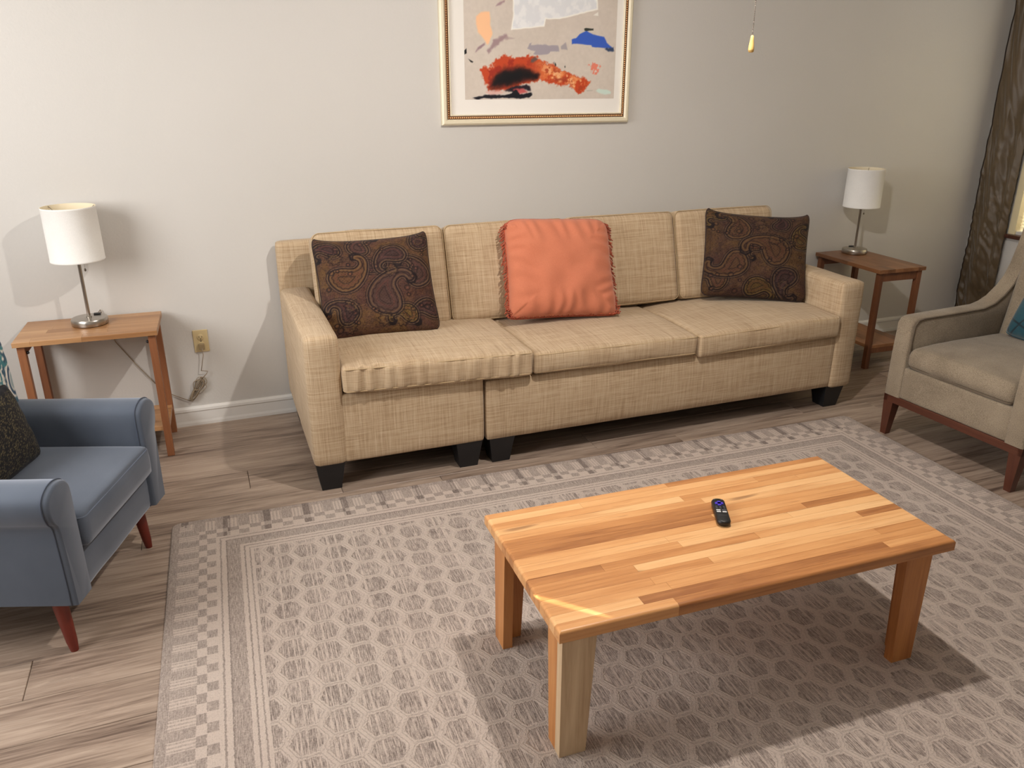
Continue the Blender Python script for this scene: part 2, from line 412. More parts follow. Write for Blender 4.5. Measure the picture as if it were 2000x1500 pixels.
# ------------------------------------------------------------------ room shell
XL, XR, YB, YF, ZC = -2.45, 4.50, 0.0, -5.6, 3.05
def struct(o): o['kind'] = 'structure'; return o
floor = struct(MB().box(XL, XR, YF, YB, -.06, -.008).build('floor', plain('underlay', rgb(60, 52, 46), .9)))
PW = .182; PL = 1.22
proto = {}
row = 0; y = -.823+PW*5
rr = random.Random(3)
joints = {4: -.49, 5: 1.10, 6: .315, 9: -1.19, 3: -.9}
rows = []
yy = YB
edges = [0.0]
k = -.823+PW*4
while k > YF:
    edges.append(k); k -= PW
edges.append(YF)
for r in range(len(edges)-1):
    y1, y0 = edges[r], edges[r+1]
    if y1-y0 < .01: continue
    j = {0: -.15, 1: .3, 2: -.05, 3: .1, 4: -.49, 5: 1.10-PL, 6: .31, 10: -1.19}.get(r, rr.uniform(-.72, -.36))
    xs = [XL]+[q for q in [j+PL*n for n in range(-5, 6)] if XL+.03 < q < XR-.03]+[XR]
    for a, b in zip(xs[:-1], xs[1:]):
        gap = .0009
        key = (round(b-a, 3), round(y1-y0, 3))
        if key not in proto:
            hx, hy = (b-a)/2-gap, (y1-y0)/2-gap; c_ = .0016
            V = [(-hx, -hy, -.008), (hx, -hy, -.008), (hx, hy, -.008), (-hx, hy, -.008), (-hx, -hy, -c_), (hx, -hy, -c_), (hx, hy, -c_), (-hx, hy, -c_),
                 (-hx+c_, -hy+c_, 0), (hx-c_, -hy+c_, 0), (hx-c_, hy-c_, 0), (-hx+c_, hy-c_, 0)]
            F = [(0, 1, 5, 4), (1, 2, 6, 5), (2, 3, 7, 6), (3, 0, 4, 7), (4, 5, 9, 8), (5, 6, 10, 9), (6, 7, 11, 10), (7, 4, 8, 11), (8, 9, 10, 11), (3, 2, 1, 0)]
            me = D.meshes.new('plank'); me.from_pydata(V, [], F); me.materials.append(M['floor']); proto[key] = me
        o = D.objects.new('plank', proto[key]); COL.objects.link(o); o.location = ((a+b)/2, (y0+y1)/2, 0); o.parent = floor
struct(MB().box(XL-.1, XR+.1, YB, YB+.1, -.06, ZC).build('wall_back', M['wall']))
struct(MB().box(XL-.1, XL, YF, YB, -.06, ZC).build('wall_left', M['wall']))
struct(MB().box(XL-.1, XR+.1, YF-.1, YF, -.06, ZC).build('wall_front', M['wall']))
struct(MB().box(XL-.1, XR+.1, YF-.1, YB+.1, ZC, ZC+.1).build('ceiling', M['ceiling']))
# right wall with window opening
WY0, WY1, WZ0, WZ1 = -1.75, -.335, .72, 2.12
wr = MB().box(XR, XR+.12, YF, WY0, -.06, ZC).box(XR, XR+.12, WY1, YB, -.06, ZC).box(XR, XR+.12, WY0, WY1, -.06, WZ0).box(XR, XR+.12, WY0, WY1, WZ1, ZC)
struct(wr.build('wall_right', M['wall']))
def baseboard(name, x0, x1, y0, y1, axis, sgn):
    prof = [(0, 0), (.015, 0), (.015, .014), (.0125, .026), (.0115, .072), (.015, .078), (.0135, .09), (.006, .10), (0, .10)]
    if axis == 'x': rings = [[(xx, y0+sgn*d, z) for d, z in prof] for xx in (x0, x1)]
    else: rings = [[(x0+sgn*d, yy, z) for d, z in prof] for yy in (y0, y1)]
    return struct(MB().loft(rings).build(name, M['trim']))
baseboard('baseboard_back', XL, XR, 0, 0, 'x', -1)
baseboard('baseboard_right', XR, XR, YF, -.016, 'y', -1)
baseboard('baseboard_left', XL, XL, YF, -.016, 'y', 1)
# window
win = struct(MB().box(XR-.012, XR+.11, WY0-.05, WY0+.012, WZ0-.02, WZ1+.05).box(XR-.012, XR+.11, WY1-.012, WY1+.035, WZ0-.02, WZ1+.05).box(XR-.012, XR+.11, WY0, WY1, WZ1-.012, WZ1+.05).build('window_1', plain('cream_casing', rgb(228, 214, 176), .5)))
MB().box(XR-.05, XR+.10, WY0-.06, WY1+.03, WZ0-.045, WZ0-.02, .004).build('window_sill', M['walnut_y'], win)
MB().box(XR+.085, XR+.09, WY0, WY1, WZ0, WZ1).build('window_pane', M['glass'], win)
MB().box(XR+.07, XR+.10, WY0, WY1, (WZ0+WZ1)/2-.02, (WZ0+WZ1)/2+.02).build('meeting_rail', M['trim'], win)
sl = MB().box(-.012, .012, WY0+.014-(WY0+WY1)/2, WY1-.013-(WY0+WY1)/2, -.0006, .0006, M=Matrix.Rotation(math.radians(58), 4, 'Y'))
sm = None; z = WZ0+.02
bl = empty('window_blind', (XR+.035, (WY0+WY1)/2, WZ0), 0, 'cream horizontal slat blind glowing in the window beside the olive curtain', 'blind')
while z < WZ1-.04:
    if sm is None: o = sl.build('slat', M['slat'], bl); sm = o.data
    else: o = D.objects.new('slat', sm); COL.objects.link(o); o.parent = bl
    o.location = (0, 0, z-WZ0); z += .0215
MB().box(-.015, .02, WY0+.005-(WY0+WY1)/2, WY1-.005-(WY0+WY1)/2, WZ1-.04-WZ0, WZ1-.002-WZ0, .003).build('head_rail', M['trim'], bl)

# curtain: one pleated panel hanging beside the window
def curtain(name, y0, y1, x0, z0, z1, label, amp=.016, seedn=1):
    nu, nz = 60, 200; V = []; F = []
    for j in range(nz+1):
        z = z0+(z1-z0)*j/nz
        for i in range(nu+1):
            u = i/nu; yy = y0+(y1-y0)*u
            xx = x0+amp*math.sin(u*2*PI*1.6+.6)*(.5+.5*(1-abs(u-.5)))
            n_ = noise.noise(Vector((u*4+seedn, z*9+u*8, seedn)))*.013*(1-u*.4)+noise.noise(Vector((u*5, z*30+u*9, 3+seedn)))*.013*max(0, 1-z/1.7)
            if u > .85: xx += (u-.85)/.15*.035
            yy += noise.noise(Vector((z*4, 2, u)))*.008*(1 if u < .5 else .3)
            V.append((xx+n_, yy, z))
    for j in range(nz):
        for i in range(nu):
            a = j*(nu+1)+i; F.append((a, a+1, a+nu+2, a+nu+1))
    root = empty(name, (x0, (y0+y1)/2, 0), 0, label, 'curtain')
    off = Vector((x0, (y0+y1)/2, 0))
    o = mesh_obj('curtain_panel', [Vector(v)-off for v in V], F, M['curtain'], root, True)
    md = o.modifiers.new('s', 'SOLIDIFY'); md.thickness = .004
    e = MB().tube([Vector(V[j*(nu+1)])-off for j in range(nz+1)], .004, 6).build('edge_cord', M['curtain_edge'], root, True)
    return root
curtain('curtain', -.045, -.300, 4.44, .03, 2.36, 'olive brown taffeta curtain hanging at the left side of the window')
curtain('curtain', -2.05, -1.72, 4.43, .03, 2.36, 'olive brown taffeta curtain on the far side of the window, outside the frame', .025, 9)
rod = MB().tube([(4.43, -.03, 2.38), (4.43, -2.15, 2.38)], .011, 12)
for yy in (-.10, -2.08): rod.tube([(4.50, yy, 2.38), (4.43, yy, 2.38)], .006, 8)
tag(rod.build('curtain_rod', M['bead'], None, True), 'bronze rod carrying both curtains above the window', 'curtain rod')

# ------------------------------------------------------------------ rug
RX, RY, RR = -.8021, -1.0416, -.0251
RLx, RLy = 3.298, 2.44
pl = []
for cx, cy, a0 in ((RLx-.03, -.03, 0), (.03, -.03, 90), (.03, -RLy+.03, 180), (RLx-.03, -RLy+.03, 270)):
    for k in range(7):
        a = math.radians(a0+15*k); pl.append((cx+.03*math.cos(a), cy+.03*math.sin(a)))
def inset(P, d):
    cx, cy = RLx/2, -RLy/2
    return [(cx+(x-cx)*(1-d/(RLx/2)), cy+(y-cy)*(1-d/(RLy/2))) for x, y in P]
rg = MB().loft([[(x, y, .0006) for x, y in pl], [(x, y, .006) for x, y in pl], [(x, y, .0095) for x, y in inset(pl, .004)], [(x, y, .0105) for x, y in inset(pl, .012)]])
rug = tag(rg.build('rug', m_rug(RLx, RLy), None, False, (RX, RY, 0), (0, 0, RR)), 'large taupe woven rug with a honeycomb field and blocky striped border', 'rug')
RUGZ = .0105

# ------------------------------------------------------------------ framed picture
FX0, FX1, FZ0, FZ1 = .658, 1.719, 1.443, 2.53
pic = empty('framed_picture', ((FX0+FX1)/2, 0, FZ0), 0, 'abstract print in a champagne and beaded bronze frame hanging above the sofa', 'picture')
W2 = (FX1-FX0)/2; H = FZ1-FZ0
def frame_ring(d0, d1, y0, y1, name, mat, bev=.002):
    m = MB()
    prof = [(d0, 0), (d0, y0), (d0+(d1-d0)*.3, y1), (d0+(d1-d0)*.7, y1), (d1, y0), (d1, 0)]
    rings = []
    for sx_, top in ((-1, 0), (1, 0), (1, 1), (-1, 1)):
        rings.append([(sx_*(W2-d), -yy, (H-d) if top else d) for d, yy in prof])
    rings.append(rings[0]); m.loft(rings, cap=False)
    return m.build(name, mat, pic)
frame_ring(0, .028, .022, .030, 'outer_frame', M['cream_frame'])
frame_ring(.028, .044, .020, .021, 'bronze_band', M['bead'])
frame_ring(.044, .050, .022, .024, 'inner_fillet', M['cream_frame'])
# little beads along the bronze band
bd = MB()
def bead(x, z):
    s = .0042; y = -.021
    bd.add([(x-s, y, z-s), (x+s, y, z-s), (x+s, y, z+s), (x-s, y, z+s), (x, y-.004, z)], [(0, 1, 4), (1, 2, 4), (2, 3, 4), (3, 0, 4)])
nb = int((2*W2-.072)/.0105)
for i in range(nb+1):
    for zz in (.036, H-.036): bead(-W2+.036+i*.0105, zz)
nb = int((H-.072)/.0105)
for i in range(1, nb):
    for sx_ in (-1, 1): bead(sx_*(W2-.036), .036+i*.0105)
tag(bd.build('beading', plain('gold_bead', rgb(176, 132, 88), .35, .6), pic), kind='stuff')
MB().box(-W2+.05, W2-.05, -.012, -.004, .05, H-.05).build('mat_board', M['mat'], pic)

# numpy painting helpers
def srgb2lin(a): return np.where(a <= .04045, a/12.92, ((a+.055)/1.055)**2.4)
def smooth_noise(n, cells, seed):
    r = np.random.RandomState(seed); g_ = r.rand(cells+2, cells+2); t = np.linspace(0, cells, n)
    i = np.floor(t).astype(int).clip(0, cells); f = t-i; f = f*f*(3-2*f)
    a = g_[i][:, i]; b = g_[i][:, np.minimum(i+1, cells+1)]; c = g_[np.minimum(i+1, cells+1)][:, i]; d = g_[np.minimum(i+1, cells+1)][:, np.minimum(i+1, cells+1)]
    fx = f[None, :]; fy = f[:, None]
    return (a*(1-fx)+b*fx)*(1-fy)+(c*(1-fx)+d*fx)*fy
def fbm(n, cells, seed, o=4):
    s = 0; w_ = 1; t = 0
    for k in range(o): s = s+w_*smooth_noise(n, cells*2**k, seed+k); t += w_; w_ *= .55
    return s/t
def poly_sd(Xg, Yg, P):
    """signed distance (negative inside)"""
    P = np.array(P, float); d = np.full(Xg.shape, 1e9); ins = np.zeros(Xg.shape, bool)
    for i in range(len(P)):
        a = P[i]; b = P[(i+1) % len(P)]; e = b-a
        wx = Xg-a[0]; wy = Yg-a[1]; t = np.clip((wx*e[0]+wy*e[1])/(e@e+1e-12), 0, 1)
        d = np.minimum(d, np.hypot(wx-e[0]*t, wy-e[1]*t))
        c_ = ((a[1] > Yg) != (b[1] > Yg)); xx = (b[0]-a[0])*(Yg-a[1])/(b[1]-a[1]+1e-12)+a[0]
        ins ^= c_ & (Xg < xx)
    return np.where(ins, -d, d)
def line_d(Xg, Yg, P):
    P = np.array(P, float); d = np.full(Xg.shape, 1e9)
    for i in range(len(P)-1):
        a = P[i]; e = P[i+1]-a; wx = Xg-a[0]; wy = Yg-a[1]; t = np.clip((wx*e[0]+wy*e[1])/(e@e+1e-12), 0, 1)
        d = np.minimum(d, np.hypot(wx-e[0]*t, wy-e[1]*t))
    return d
def sst(v, a, b):
    t = np.clip((v-a)/(b-a), 0, 1); return t*t*(3-2*t)
def lay(img, mask, col):
    c = np.array(col)/255.; img[:] = img*(1-mask[..., None])+c*mask[..., None]

def art_print():
    N = 300
    PX0, PX1, PZ0, PZ1 = .785-.0, 1.630, 1.565, 2.41
    # painted in the coordinates of a 1475 x 1880 sheet, origin bottom left
    S = 1475.0
    u = np.linspace(0, S, N); v = np.linspace(0, S*(PZ1-PZ0)/(PX1-PX0), N)
    Xg, Yg = np.meshgrid(u, v)
    kz = .00045*S/(PX1-PX0)          # crop row -> sheet unit
    def T(pts):
        r = []
        for x, y in pts:
            l = 240+5*(1-y/1030); rr_ = 1715+80*(1-y/1030)
            r.append(((x-l)/(rr_-l)*S, (1030-y)*kz))
        return r
    img = np.ones((N, N, 3))*np.array([212, 201, 190])/255.
    n1 = fbm(N, 6, 1); n2 = fbm(N, 24, 5); n3 = fbm(N, 60, 9)
    img += (n1-.5)[..., None]*.05+(n3-.5)[..., None]*.04
    def P(pts, col, soft=6, rag=0, alpha=1, nz=n2):
        d = poly_sd(Xg, Yg, T(pts))+(nz-.5)*rag
        lay(img, (1-sst(d, -soft, soft))*alpha, col)
    P([(712, -420), (720, 130), (692, 300), (1025, 258), (1045, 180), (1180, 178), (1585, 65), (1585, -420)], (248, 246, 240), 5, 8)
    P([(726, -400), (732, 130), (706, 288), (1015, 246), (1035, 168), (1175, 164), (1570, 52), (1570, -400)], (226, 228, 232), 5, 10)
    d = poly_sd(Xg, Yg, T([(726, -400), (732, 130), (706, 288), (1015, 246), (1035, 168), (1175, 164), (1570, 52), (1570, -400)]))
    lay(img, (d < 0)*sst(n2, .45, .7)*.6, (246, 246, 246))
    P([(1530, 125), (1585, 88), (1585, 130)], (240, 236, 228), 4)
    P([(360, 170), (410, 130), (490, 125), (500, 250), (512, 345), (478, 440), (462, 460), (420, 390), (372, 330)], (252, 200, 156), 8, 20)
    P([(350, 530), (368, 480), (440, 430), (440, 462), (400, 495)], (158, 132, 138), 8, 30)
    P([(455, 515), (520, 400), (645, 348), (655, 380), (590, 430), (520, 500), (470, 545)], (160, 134, 138), 12, 50, .9)
    P([(640, 372), (730, 382), (720, 390), (640, 390)], (178, 158, 156), 8, 20, .7)
    P([(555, 60), (600, 15), (645, 0), (640, 20), (590, 50)], (168, 140, 144), 8, 25)
    P([(850, 490), (870, 430), (895, 425), (890, 450), (1160, 445), (1168, 515), (1080, 520), (1060, 545), (990, 555), (910, 545), (930, 515), (880, 505)], (166, 158, 166), 6, 24)
    P([(1185, 460), (1240, 412), (1250, 495), (1190, 490)], (170, 162, 166), 6, 14)
    P([(1300, 385), (1345, 370), (1380, 325), (1455, 290), (1520, 325), (1640, 350), (1665, 415), (1735, 475), (1510, 460), (1500, 440), (1320, 428), (1300, 435)], (62, 98, 196), 5, 8)
    P([(1432, 270), (1450, 262), (1530, 262), (1530, 285), (1475, 290), (1435, 290)], (52, 58, 52), 4, 14)
    P([(1650, 480), (1735, 462), (1742, 500), (1680, 505)], (60, 74, 104), 8, 40)
    P([(242, 520), (262, 495), (266, 545), (243, 560)], (22, 22, 24), 3)
    P([(278, 602), (325, 632), (318, 642), (300, 638)], (22, 24, 24), 3)
    cloud = [(395, 720), (430, 690), (510, 680), (545, 610), (620, 552), (700, 585), (830, 558), (900, 568), (1000, 610), (1130, 680), (1260, 740), (1380, 790), (1465, 850), (1440, 890), (1380, 965), (1280, 930), (1250, 880), (1130, 870), (1110, 850), (1000, 830), (880, 850), (760, 880), (640, 940), (560, 930), (460, 920), (420, 830)]
    cd = poly_sd(Xg, Yg, T(cloud)); rag = cd+(n2-.5)*46+(n3-.5)*46
    lay(img, 1-sst(rag, -10, 12), (196, 74, 40))
    left = T([(520, 700)])[0][0]
    lay(img, (1-sst(rag, -20, 4))*sst(n2, .38, .56)*sst(Xg, 560, 900), (230, 138, 82))
    lay(img, (1-sst(rag, -26, 0))*sst(n3*.6+n2*.4, .5, .6)*sst(Xg, 620, 860), (240, 178, 128))
    lay(img, (1-sst(rag, -26, 0))*sst(fbm(N, 30, 71), .56, .64)*sst(Xg, 500, 800)*.8, (170, 66, 38))
    lay(img, (1-sst(rag, -26, 0))*sst(n2, .5, .66)*(1-sst(Xg, 500, 760))*.8, (150, 44, 32))
    blk = poly_sd(Xg, Yg, T([(470, 900), (490, 830), (560, 740), (640, 700), (760, 690), (860, 710), (960, 760), (940, 810), (850, 830), (720, 870), (620, 900), (540, 905)]))+(n2-.5)*60
    lay(img, 1-sst(blk, -30, 34), (40, 20, 20)); lay(img, 1-sst(blk, -60, 0), (18, 16, 20))
    P([(880, 600), (920, 580), (950, 600), (900, 640), (870, 640)], (82, 86, 90), 12, 40, .8)
    P([(1110, 800), (1240, 800), (1230, 840), (1120, 830)], (160, 62, 40), 14, 40, .9)
    P([(590, 930), (700, 895), (830, 860), (868, 890), (860, 930), (780, 930), (700, 960), (620, 950)], (36, 28, 38), 10, 40)
    P([(700, 930), (800, 900), (830, 950), (760, 975)], (196, 84, 84), 12, 40, .9)
    P([(290, 1010), (420, 985), (640, 975), (720, 935), (760, 975), (870, 968), (880, 985), (800, 1018), (380, 1020), (300, 1016)], (24, 24, 32), 6, 34)
    P([(440, 950), (560, 930), (640, 960), (480, 980)], (222, 170, 160), 12, 30, .7)
    P([(1485, 660), (1530, 635), (1560, 630), (1590, 680), (1560, 740), (1520, 720), (1490, 700)], (236, 128, 104), 8, 120, .9, n3)
    P([(1118, 655), (1124, 635), (1132, 660), (1124, 678)], (40, 46, 40), 3, 6)
    P([(1214, 680), (1220, 660), (1226, 680), (1220, 692)], (40, 46, 40), 3, 6)
    P([(1105, 640), (1112, 625), (1116, 650)], (120, 130, 130), 4, 6)
    P([(1528, 940), (1560, 920), (1640, 925), (1692, 950), (1690, 978), (1620, 985), (1560, 965)], (206, 224, 214), 6, 18)
    P([(1430, 938), (1500, 935), (1490, 942), (1440, 946)], (150, 150, 140), 4, 6, .7)
    V = np.zeros((N*N, 3)); V[:, 0] = (PX0+Xg.ravel()/S*(PX1-PX0))-(FX0+FX1)/2; V[:, 1] = -.0125; V[:, 2] = PZ0+Yg.ravel()/S*(PX1-PX0)-FZ0
    i = np.arange(N-1); a = (i[:, None]*N+i[None, :]).ravel(); F = np.stack([a, a+1, a+N+1, a+N], 1)
    return grid_mesh('art_print', V, F, img.reshape(-1, 3), M['print'], pic)
def grid_mesh(name, V, F, colr, mat, parent, smooth=False):
    me = D.meshes.new(name); me.vertices.add(len(V)); me.vertices.foreach_set('co', np.asarray(V, np.float32).ravel())
    F = np.asarray(F, np.int32); me.loops.add(F.size); me.loops.foreach_set('vertex_index', F.ravel())
    me.polygons.add(len(F)); me.polygons.foreach_set('loop_start', np.arange(0, F.size, 4, dtype=np.int32))
    me.update(calc_edges=True); me.validate()
    if smooth: me.polygons.foreach_set('use_smooth', [True]*len(me.polygons))
    if colr is not None:
        at = me.color_attributes.new('Col', 'FLOAT_COLOR', 'POINT')
        c4 = np.ones((len(V), 4), np.float32); c4[:, :3] = srgb2lin(np.clip(colr, 0, 1)); at.data.foreach_set('color', c4.ravel())
    me.materials.append(mat)
    o = D.objects.new(name, me); COL.objects.link(o); o.parent = parent
    return o
art_print()

# ------------------------------------------------------------------ throw pillows
def pillow_grid(n, w_, h_, T, pinch=.07, wr=.004, seed=0, slump=0.0, droop=0.0, er=.05, topcut=0.0):
    """returns vertices (front then back), faces, edge loop; local x = width, z = height from the base, -y = front"""
    t = np.linspace(-1, 1, n); t = np.sign(t)*(1-(1-np.abs(t))**1.25)
    U, Vv = np.meshgrid(t, t)
    ear = 1-er*np.abs(U*Vv)**9-topcut*np.clip(Vv, 0, 1)**5*np.abs(U)**5; px = U*w_/2*(1-pinch*(1-np.abs(Vv)**2.4))*ear; pz = Vv*h_/2*(1-pinch*(1-np.abs(U)**2.4))*ear
    prof = np.clip((1-np.abs(U)**2.6)*(1-np.abs(Vv)**2.6), 0, 1)**.42
    thick = T/2*prof
    V = []
    for sgn in (-1, 1):
        for a, b, c_, uu, vv, pr_ in zip(px.ravel(), pz.ravel(), thick.ravel(), U.ravel(), Vv.ravel(), prof.ravel()):
            e = max(abs(uu), abs(vv))
            q = Vector((a*9+seed*3, b*9, sgn*2+seed))
            nn = noise.noise(q)*wr*pr_
            # short creases running in from the edges
            cr = math.sin((b if abs(uu) > abs(vv) else a)*95+noise.noise(Vector((a*6, b*6, seed)))*7)*wr*.7*max(0, (e-.45)/.55)*pr_
            y = sgn*(c_+nn+cr)
            low = max(0, -vv)
            V.append((a*(1+slump*low*.06), y*(1+slump*low*.5), b+h_/2-droop*(1-abs(uu)**7)*max(0, vv)**2))
    N2 = n*n; i = np.arange(n-1); a = (i[:, None]*n+i[None, :]).ravel()
    F1 = np.stack([a, a+1, a+n+1, a+n], 1); F2 = np.stack([a+N2, a+n+N2, a+n+1+N2, a+1+N2], 1)
    loop = [k for k in range(n)]+[k*n+n-1 for k in range(1, n)]+[(n-1)*n+k for k in range(n-2, -1, -1)]+[k*n for k in range(n-2, 0, -1)]
    return V, np.concatenate([F1, F2]), loop, U, Vv
def spiral_paisley(Xg, Yg, cx, cy, ang, sc, flip=1):
    """teardrop outline with a curled tip; returns signed distance-like fields"""
    a = math.radians(ang); x = ((Xg-cx)*math.cos(a)+(Yg-cy)*math.sin(a))/sc; y = (-(Xg-cx)*math.sin(a)+(Yg-cy)*math.cos(a))/sc*flip
    P = []
    for k in range(28):
        t = k/27*2*PI
        r = .5
        P.append((r*math.cos(t)*1.0, r*math.sin(t)*.8))
    body = [(.0, -.5), (.35, -.38), (.52, -.05), (.45, .35), (.2, .72), (-.15, .95), (-.45, .92), (-.55, .72), (-.42, .62), (-.28, .7), (-.15, .62), (-.12, .4), (-.35, .1), (-.45, -.2), (-.3, -.44)]
    sm = []
    nb_ = len(body)
    for i in range(nb_):
        p0, p1, p2, p3 = body[i-1], body[i], body[(i+1) % nb_], body[(i+2) % nb_]
        for t in (0, .33, .66):
            sm.append(tuple(.5*((2*p1[k])+(-p0[k]+p2[k])*t+(2*p0[k]-5*p1[k]+4*p2[k]-p3[k])*t*t+(-p0[k]+3*p1[k]-3*p2[k]+p3[k])*t**3) for k in (0, 1)))
    return poly_sd(x, y, sm)*sc, line_d(x, y, [(-.45, .92), (-.62, .8), (-.6, .62), (-.45, .56), (-.36, .66)])*sc
def paisley_colors(n, U, Vv, seed, layout, dim=1.0):
    Xg = (U+1)/2*100; Yg = (Vv+1)/2*100
    img = np.ones((n, n, 3))*np.array([98, 66, 48])/255.
    f1 = fbm(n, 5, seed); f2 = fbm(n, 18, seed+3); f3 = fbm(n, 60, seed+6, 2)
    lay(img, sst(f1, .5, .68)*.6, (116, 84, 42)); lay(img, sst(1-f1, .52, .68)*.55, (84, 48, 44)); lay(img, sst(f2, .55, .7)*.4, (60, 40, 34))
    # filler vines: contour lines of a noise field
    q = np.abs(((f2*9) % 1)-.5); lay(img, (1-sst(q, .05, .13))*.75, (44, 26, 24))
    q = np.abs(((f1*14+f2*4) % 1)-.5); lay(img, (1-sst(q, .03, .09))*.5, (132, 98, 50))
    r = random.Random(seed)
    for (cx, cy, ang, sc, fl) in layout:
        d, tip = spiral_paisley(Xg, Yg, cx, cy, ang, sc, fl)
        base = [(104, 70, 44), (84, 58, 50), (112, 84, 40), (74, 50, 46)][r.randrange(4)]
        lay(img, 1-sst(d, -.6, .2), base)
        ring = np.abs(d+sc*.06); lay(img, (1-sst(ring, .2, .6))*.6, (136, 106, 66))
        ring = np.abs(d+sc*.12+.5*np.sin(np.arctan2(Yg-cy, Xg-cx)*14)); lay(img, (1-sst(ring, .25, .7))*.85, (40, 24, 24))
        ring = np.abs(d+sc*.22); lay(img, (1-sst(ring, .25, .7))*.5, (116, 62, 54))
        inner = (1-sst(np.abs(d+sc*.30), .2, .6))*.7; lay(img, inner, (36, 22, 24))
        lay(img, ((d < -sc*.2)*(np.sin(Xg*2.2)*np.sin(Yg*2.2) > .72))*.8, (36, 22, 22))
        ring = np.abs(d); lay(img, (1-sst(ring, .35, .85))*.95, (30, 18, 20))
        ring = np.abs(d-1.1); lay(img, (1-sst(ring, .15, .5))*.55, (132, 104, 78))
        ring = np.abs(d-2.0); lay(img, (1-sst(ring, .2, .65))*.7, (34, 22, 24))
        lay(img, (1-sst(tip, .6, 1.3)), (30, 18, 20))
    for k in range(7):
        cx, cy = r.uniform(8, 92), r.uniform(8, 92); an = np.arctan2(Yg-cy, Xg-cx); dd = np.hypot(Xg-cx, Yg-cy)
        lay(img, (1-sst(np.abs(dd-6.0-.9*np.sin(an*9)), .25, .75))*.8, (34, 22, 22)); lay(img, (1-sst(np.abs(dd-3.6-.6*np.sin(an*7)), .2, .6))*.7, (120, 92, 56))
    for k in range(34):
        cx, cy = r.uniform(4, 96), r.uniform(4, 96); rad = r.uniform(1.2, 2.6); d = np.abs(np.hypot(Xg-cx, Yg-cy)-rad)
        lay(img, (1-sst(d, .25, .7))*.8, (36, 22, 22)); lay(img, 1-sst(np.hypot(Xg-cx, Yg-cy), .3, .8), (134, 84, 60))
    img += (f3-.5)[..., None]*.07
    return img*.90*dim
def place(root, bottom, yaw, lean, roll=0.0):
    root.matrix_world = Matrix.Translation(bottom) @ Matrix.Rotation(yaw, 4, 'Z') @ Matrix.Rotation(-lean, 4, 'X') @ Matrix.Rotation(roll, 4, 'Y')
def make_pillow(name, label, w_, h_, T, bottom, yaw, lean, roll, mat, n=70, cols=None, pipe=None, pinch=.06, wr=.004, seed=0, piper=.0045, slump=0.0, droop=0.0, er=.05, topcut=0.0):
    root = empty(name, bottom, 0, label, 'pillow')
    V, F, loop, U, Vv = pillow_grid(n, w_, h_, T, pinch, wr, seed, slump, droop, er, topcut)
    cc = None
    if cols is not None:
        c_ = cols(n, U, Vv).reshape(-1, 3); cc = np.concatenate([c_, c_])
    o = grid_mesh('pillow_cover', V, F, cc, mat, root, True)
    if pipe:
        step = max(1, n//45)
        MB().tube([V[k] for k in loop[::step]], piper, 6, True).build('piping', pipe, root, True)
    place(root, bottom, yaw, lean, roll)
    return root, V, loop
L1 = [(20, 22, 40, 20, 1), (12, 86, 100, 18, 1), (92, 88, 200, 18, -1), (38, 88, 160, 20, -1), (45, 66, 250, 14, 1), (92, 20, 100, 20, 1), (86, 54, 20, 24, 1), (22, 56, -60, 27, 1), (66, 76, 118, 23, 1), (72, 16, 80, 18, 1), (56, 34, 158, 33, -1)]
L2 = [(12, 16, 60, 20, 1), (92, 66, 200, 20, -1), (10, 92, 120, 18, 1), (46, 56, 140, 16, 1), (50, 10, 80, 22, -1), (78, 22, 170, 25, 1), (70, 86, 0, 18, 1), (28, 76, 10, 26, 1), (26, 36, 300, 28, -1), (64, 52, 60, 32, 1)]
make_pillow('throw_pillow', 'dark brown paisley pillow leaning at the left end of the sofa', .545, .50, .15, (.175, -.625, .552), math.radians(-3), math.radians(27), math.radians(-1),
            M['paisley'], 200, lambda n, U, V_: paisley_colors(n, U, V_, 11, L1, .92), M['darkpipe'], .06, .007, 1, droop=.026, er=.075)
make_pillow('throw_pillow', 'dark brown paisley pillow at the right end of the sofa by the arm', .575, .50, .15, (2.185, -.655, .546), math.radians(-22), math.radians(23), math.radians(3.8),
            M['paisley'], 200, lambda n, U, V_: paisley_colors(n, U, V_, 29, L2, .80), M['darkpipe'], .06, .008, 2, droop=.030, er=.075)
orange, OV, OL = make_pillow('throw_pillow', 'coral orange pillow with a rust tassel fringe in the middle of the sofa', .56, .50, .19, (1.075, -.635, .556), math.radians(-2), math.radians(24), math.radians(3),
            M['orange'], 90, None, M['fringe'], .03, .013, 5, .005, slump=.5, er=.03, topcut=.07)
fr = MB(); rnd = random.Random(4)
Lp = [Vector(OV[k]) for k in OL]; cen = Vector((0, 0, .25))
for k in range(0, len(Lp), 2):
    p = Lp[k]; out = Vector((p.x, 0, p.z-.25)).normalized()
    for q in range(3):
        ln = rnd.uniform(.022, .040); d = out*.6+Vector((rnd.uniform(-.35, .35), rnd.uniform(-.3, .3), -.75 if p.z > .05 else rnd.uniform(-.3, .3)))
        if p.z < .05: d = Vector((out.x*.4+rnd.uniform(-.5, .5), rnd.uniform(-.9, -.3), .10)); ln *= .8
        p2 = p+d.normalized()*ln
        fr.tube([p, p+(p2-p)*.5+Vector((rnd.uniform(-.002, .002), 0, 0)), p2], [.0016, .0022, .0034], 5)
tag(fr.build('tassel_fringe', M['fringe'], orange, True), 'rust coloured tassels', kind='stuff')

